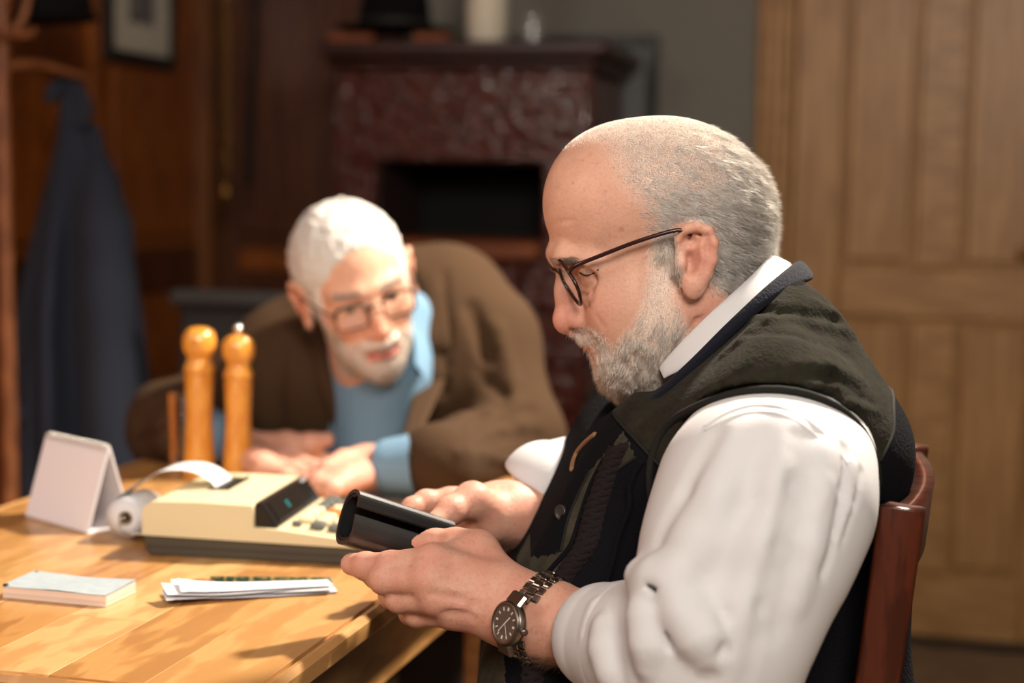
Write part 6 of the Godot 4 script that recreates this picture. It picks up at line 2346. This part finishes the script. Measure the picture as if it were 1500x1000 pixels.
func materials_room() -> void:
	M.grout = mat(Color(0.30, 0.25, 0.20), 0.9)
	M.tile = []
	for i in 3:
		M.tile.append(grain(Color(0.46, 0.38, 0.29), Color(0.56, 0.47, 0.37), Vector3.ONE * 2.2, 0.55, 11 + i))
	M.plaster = mat(Color(0.50, 0.49, 0.46), 0.95)
	M.plaster.normal_enabled = true
	M.plaster.normal_texture = noise_tex(0.03, 4, [], 256, 5, 4.0)
	M.plaster.normal_scale = 0.25
	triplanar(M.plaster, Vector3.ONE * 2.0)
	M.plaster_light = mat(Color(0.62, 0.60, 0.56), 0.95)
	M.panel_wood = grain(Color(0.46, 0.225, 0.055), Color(0.62, 0.34, 0.11), Vector3(6.0, 0.6, 6.0), 0.42, 21)
	M.panel_wood_dark = grain(Color(0.24, 0.115, 0.035), Color(0.36, 0.18, 0.06), Vector3(6.0, 0.6, 6.0), 0.45, 22)
	M.post_wood = grain(Color(0.36, 0.20, 0.085), Color(0.48, 0.29, 0.13), Vector3(6.0, 0.6, 6.0), 0.4, 23)
	M.pine = []
	for i in 3:
		M.pine.append(grain(Color(0.60, 0.43, 0.245), Color(0.72, 0.55, 0.34), Vector3(5.0, 0.5, 5.0) if i != 1 else Vector3(0.6, 5.0, 5.0), 0.42, 31 + i, 0.4))
	M.threshold = mat(Color(0.12, 0.10, 0.08), 0.7)
	M.brass = mat(Color(0.56, 0.41, 0.21), 0.35, 1.0)
	M.stove_core = mat(Color(0.20, 0.13, 0.11), 0.6)
	M.soot = mat(Color(0.045, 0.042, 0.04), 0.95)
	M.glaze = []
	for i in 3:
		var g := mat(Color.WHITE, 0.07, 0.0, 0.48)
		g.albedo_texture = noise_tex(0.030, 4, [[0.0, Color(0.17, 0.075, 0.060)], [0.40, Color(0.28, 0.125, 0.10)], [0.58, Color(0.40, 0.20, 0.165)], [0.80, Color(0.23, 0.10, 0.085)]], 256, 41 + i, 0.0, FastNoiseLite.TYPE_SIMPLEX_SMOOTH, 10.0)
		g.normal_enabled = true
		g.normal_texture = noise_tex(0.045, 2, [], 256, 44 + i, 6.0, FastNoiseLite.TYPE_CELLULAR)
		g.normal_scale = 0.75
		triplanar(g, Vector3.ONE * 3.6)
		M.glaze.append(g)
	M.shelf_wood = grain(Color(0.42, 0.20, 0.085), Color(0.56, 0.30, 0.14), Vector3(0.8, 6.0, 6.0), 0.45, 51)
	M.mantel = grain(Color(0.13, 0.045, 0.030), Color(0.24, 0.09, 0.055), Vector3(0.8, 6.0, 6.0), 0.35, 52)
	M.wax = mat(Color(0.90, 0.87, 0.80), 0.5)
	M.wax.subsurf_scatter_enabled = true
	M.wax.subsurf_scatter_strength = 0.3
	M.felt = mat(Color(0.055, 0.055, 0.058), 0.95, 0, 0.3)
	M.felt_band = mat(Color(0.10, 0.095, 0.09), 0.7)
	M.glass = mat(Color(1, 1, 1, 0.06), 0.03)
	M.glass.transparency = BaseMaterial3D.TRANSPARENCY_ALPHA
	M.glass_solid = mat(Color(1, 1, 1, 0.0), 0.02)
	M.glass_solid.refraction_enabled = true
	M.glass_solid.refraction_scale = 0.05
	M.slate = mat(Color(0.44, 0.45, 0.46), 0.75)
	M.frame_black = mat(Color(0.085, 0.08, 0.075), 0.35)
	M.cream = mat(Color(0.88, 0.86, 0.78), 0.9)
	M.print_grey = mat(Color.WHITE, 0.8)
	M.print_grey.albedo_texture = noise_tex(0.02, 3, [[0.0, Color(0.12, 0.12, 0.12)], [0.5, Color(0.20, 0.20, 0.19)], [0.62, Color(0.42, 0.41, 0.39)], [1.0, Color(0.5, 0.49, 0.46)]], 128, 61)
	triplanar(M.print_grey, Vector3.ONE * 5.0)
	M.branch = grain(Color(0.40, 0.22, 0.11), Color(0.58, 0.35, 0.20), Vector3(5, 1.5, 5), 0.5, 62)
	M.coat = mat(Color(0.185, 0.20, 0.245), 0.95, 0, 0.3)
	cloth_grain(M.coat, 9.0, 0.35)
	M.coat.rim_enabled = true
	M.coat.rim = 0.2
	M.iron = mat(Color(0.10, 0.095, 0.09), 0.55, 0.6)
	M.settle = mat(Color(0.115, 0.11, 0.108), 0.8)
	M.settle_rail = mat(Color(0.19, 0.185, 0.18), 0.7)
	# table and things on it
	M.table_wood = []
	for q in [[Color(0.64, 0.46, 0.26), Color(0.75, 0.57, 0.36)], [Color(0.58, 0.40, 0.22), Color(0.73, 0.54, 0.32)], [Color(0.68, 0.50, 0.30), Color(0.79, 0.63, 0.42)], [Color(0.56, 0.375, 0.20), Color(0.71, 0.52, 0.30)], [Color(0.65, 0.48, 0.28), Color(0.76, 0.59, 0.38)]]:
		var w := grain(q[0], q[1], Vector3(3.2, 3.2, 0.9), 0.34, 71 + M.table_wood.size(), 0.45)
		w.clearcoat_enabled = true
		w.clearcoat = 0.25
		w.clearcoat_roughness = 0.22
		M.table_wood.append(w)
	M.mill = grain(Color(0.78, 0.49, 0.17), Color(0.87, 0.61, 0.26), Vector3(16, 3, 16), 0.16, 78)
	M.mill.clearcoat_enabled = true
	M.mill.clearcoat = 0.6
	M.mill.clearcoat_roughness = 0.08
	M.chrome = mat(Color(0.85, 0.85, 0.85), 0.1, 1.0)
	M.card = mat(Color(0.84, 0.82, 0.83), 0.7)
	M.page = mat(Color(0.87, 0.85, 0.87), 0.75)
	M.wire = mat(Color(0.75, 0.74, 0.72), 0.3, 1.0)
	M.calc_shell = mat(Color(0.82, 0.77, 0.63), 0.5)
	M.calc_base = mat(Color(0.26, 0.24, 0.20), 0.55)
	M.calc_dark = mat(Color(0.14, 0.13, 0.11), 0.6)
	M.calc_black = mat(Color(0.055, 0.06, 0.068), 0.22)
	M.calc_window = mat(Color(0.06, 0.065, 0.07), 0.12)
	M.digit = mat(Color(0.1, 0.5, 0.5), 0.4)
	M.digit.emission_enabled = true
	M.digit.emission = Color(0.12, 0.70, 0.68)
	M.digit.emission_energy_multiplier = 0.9
	M.plate = mat(Color(0.55, 0.55, 0.56), 0.35)
	M.key_cream = mat(Color(0.87, 0.81, 0.66), 0.45)
	M.key_grey = mat(Color(0.36, 0.365, 0.35), 0.45)
	M.key_orange = mat(Color(0.86, 0.42, 0.16), 0.45)
	M.paper = mat(Color(0.84, 0.84, 0.86), 0.9)
	M.paper.backlight_enabled = true
	M.paper.backlight = Color(0.3, 0.3, 0.3)
	M.cardboard = mat(Color(0.60, 0.52, 0.40), 0.9)
	M.note_cover = mat(Color(0.63, 0.67, 0.69), 0.85)
	M.note_cover.albedo_texture = noise_tex(0.05, 3, [[0.0, Color(0.92, 0.93, 0.94)], [1.0, Color(1, 1, 1)]], 128, 81)
	triplanar(M.note_cover, Vector3.ONE * 12.0)
	M.note_pages = mat(Color.WHITE, 0.9)
	M.note_pages.albedo_texture = noise_tex(0.01, 2, [[0.0, Color(0.80, 0.71, 0.65)], [1.0, Color(0.90, 0.82, 0.76)]], 128, 82)
	triplanar(M.note_pages, Vector3(0.5, 160.0, 0.5))
	M.pencil = mat(Color.WHITE, 0.35)
	M.pencil.albedo_texture = noise_tex(0.06, 3, [[0.0, Color(0.06, 0.20, 0.12)], [0.60, Color(0.07, 0.23, 0.14)], [0.66, Color(0.60, 0.50, 0.32)], [1.0, Color(0.62, 0.52, 0.34)]], 256, 83)
	triplanar(M.pencil, Vector3.ONE * 9.0)
	M.pencil_end = mat(Color(0.35, 0.42, 0.36), 0.5)
	M.chair_wood = grain(Color(0.19, 0.075, 0.04), Color(0.30, 0.13, 0.07), Vector3(7, 1.2, 7), 0.3, 84)
	M.lamp_case = mat(Color(0.08, 0.08, 0.08), 0.5)
	M.lamp_warm = mat(Color(0.9, 0.85, 0.75), 0.5)
	M.lamp_warm.emission_enabled = true
	M.lamp_warm.emission = Color(1.0, 0.86, 0.66)
	M.lamp_warm.emission_energy_multiplier = 2.0
	M.lamp_soft = mat(Color(0.9, 0.9, 0.9), 0.5)
	M.lamp_soft.emission_enabled = true
	M.lamp_soft.emission = Color(1.0, 0.94, 0.86)
	M.lamp_soft.emission_energy_multiplier = 1.0


# ---------------------------------------------------------------- lamps, all outside the picture
func aim(o: Node3D, from: Vector3, to: Vector3) -> void:
	o.transform = Transform3D(Basis.looking_at(to - from, Vector3.UP), from)


func build_lamps() -> void:
	for q in [[KEY_FROM, KEY_TO, "black spot lamp under the ceiling at the right, beyond the reading man"]]:
		var l := thing("spot_lamp", q[0], Basis.looking_at(q[1] - q[0], Vector3.UP), q[2], "lamp")
		part("housing", lathe([[0.0, 0.20], [0.06, 0.20], [0.085, 0.15], [0.095, 0.0], [0.090, 0.0], [0.080, 0.14], [0.0, 0.16]], 28), M.lamp_case, l, Vector3(0, 0, 0.02), Basis(Vector3.RIGHT, PI / 2))
		part("lamp_glass", lathe([[0.0, 0.0], [0.088, 0.0]], 28), M.lamp_warm, l, Vector3(0, 0, 0.022), Basis(Vector3.RIGHT, PI / 2))
		var up := l.basis.inverse() * Vector3.UP
		part("stem", tube([Vector3(0, 0, 0.12), Vector3(0, 0, 0.12) + up * (HEIGHT - q[0].y - 0.02)], 0.010, 8), M.lamp_case, l)
	for f in [[FILL_FROM, FILL_TO, FILL_SIZE, "square soft lamp at the left wall, facing the reading man"], [FRONT_FROM, FRONT_TO, FRONT_SIZE, "large square soft lamp under the ceiling behind the camera"]]:
		softbox(f[0], f[1], f[2], f[3])


func softbox(from: Vector3, to: Vector3, size: float, label: String) -> void:
	var s := thing("softbox_lamp", from, Basis.looking_at(to - from, Vector3.UP), label, "lamp")
	part("diffuser", box(Vector3(size, size, 0.006), 0.001), M.lamp_soft, s, Vector3(0, 0, 0.012))
	for q in [[Vector3(size + 0.04, 0.03, 0.06), Vector3(0, size / 2 + 0.015, 0.03)], [Vector3(size + 0.04, 0.03, 0.06), Vector3(0, -size / 2 - 0.015, 0.03)], [Vector3(0.03, size, 0.06), Vector3(size / 2 + 0.015, 0, 0.03)], [Vector3(0.03, size, 0.06), Vector3(-size / 2 - 0.015, 0, 0.03)]]:
		part("frame_bar", box(q[0], 0.004), M.lamp_case, s, q[1])
	part("back_shell", box(Vector3(size * 0.8, size * 0.8, 0.05), 0.02), M.lamp_case, s, Vector3(0, 0, 0.06))
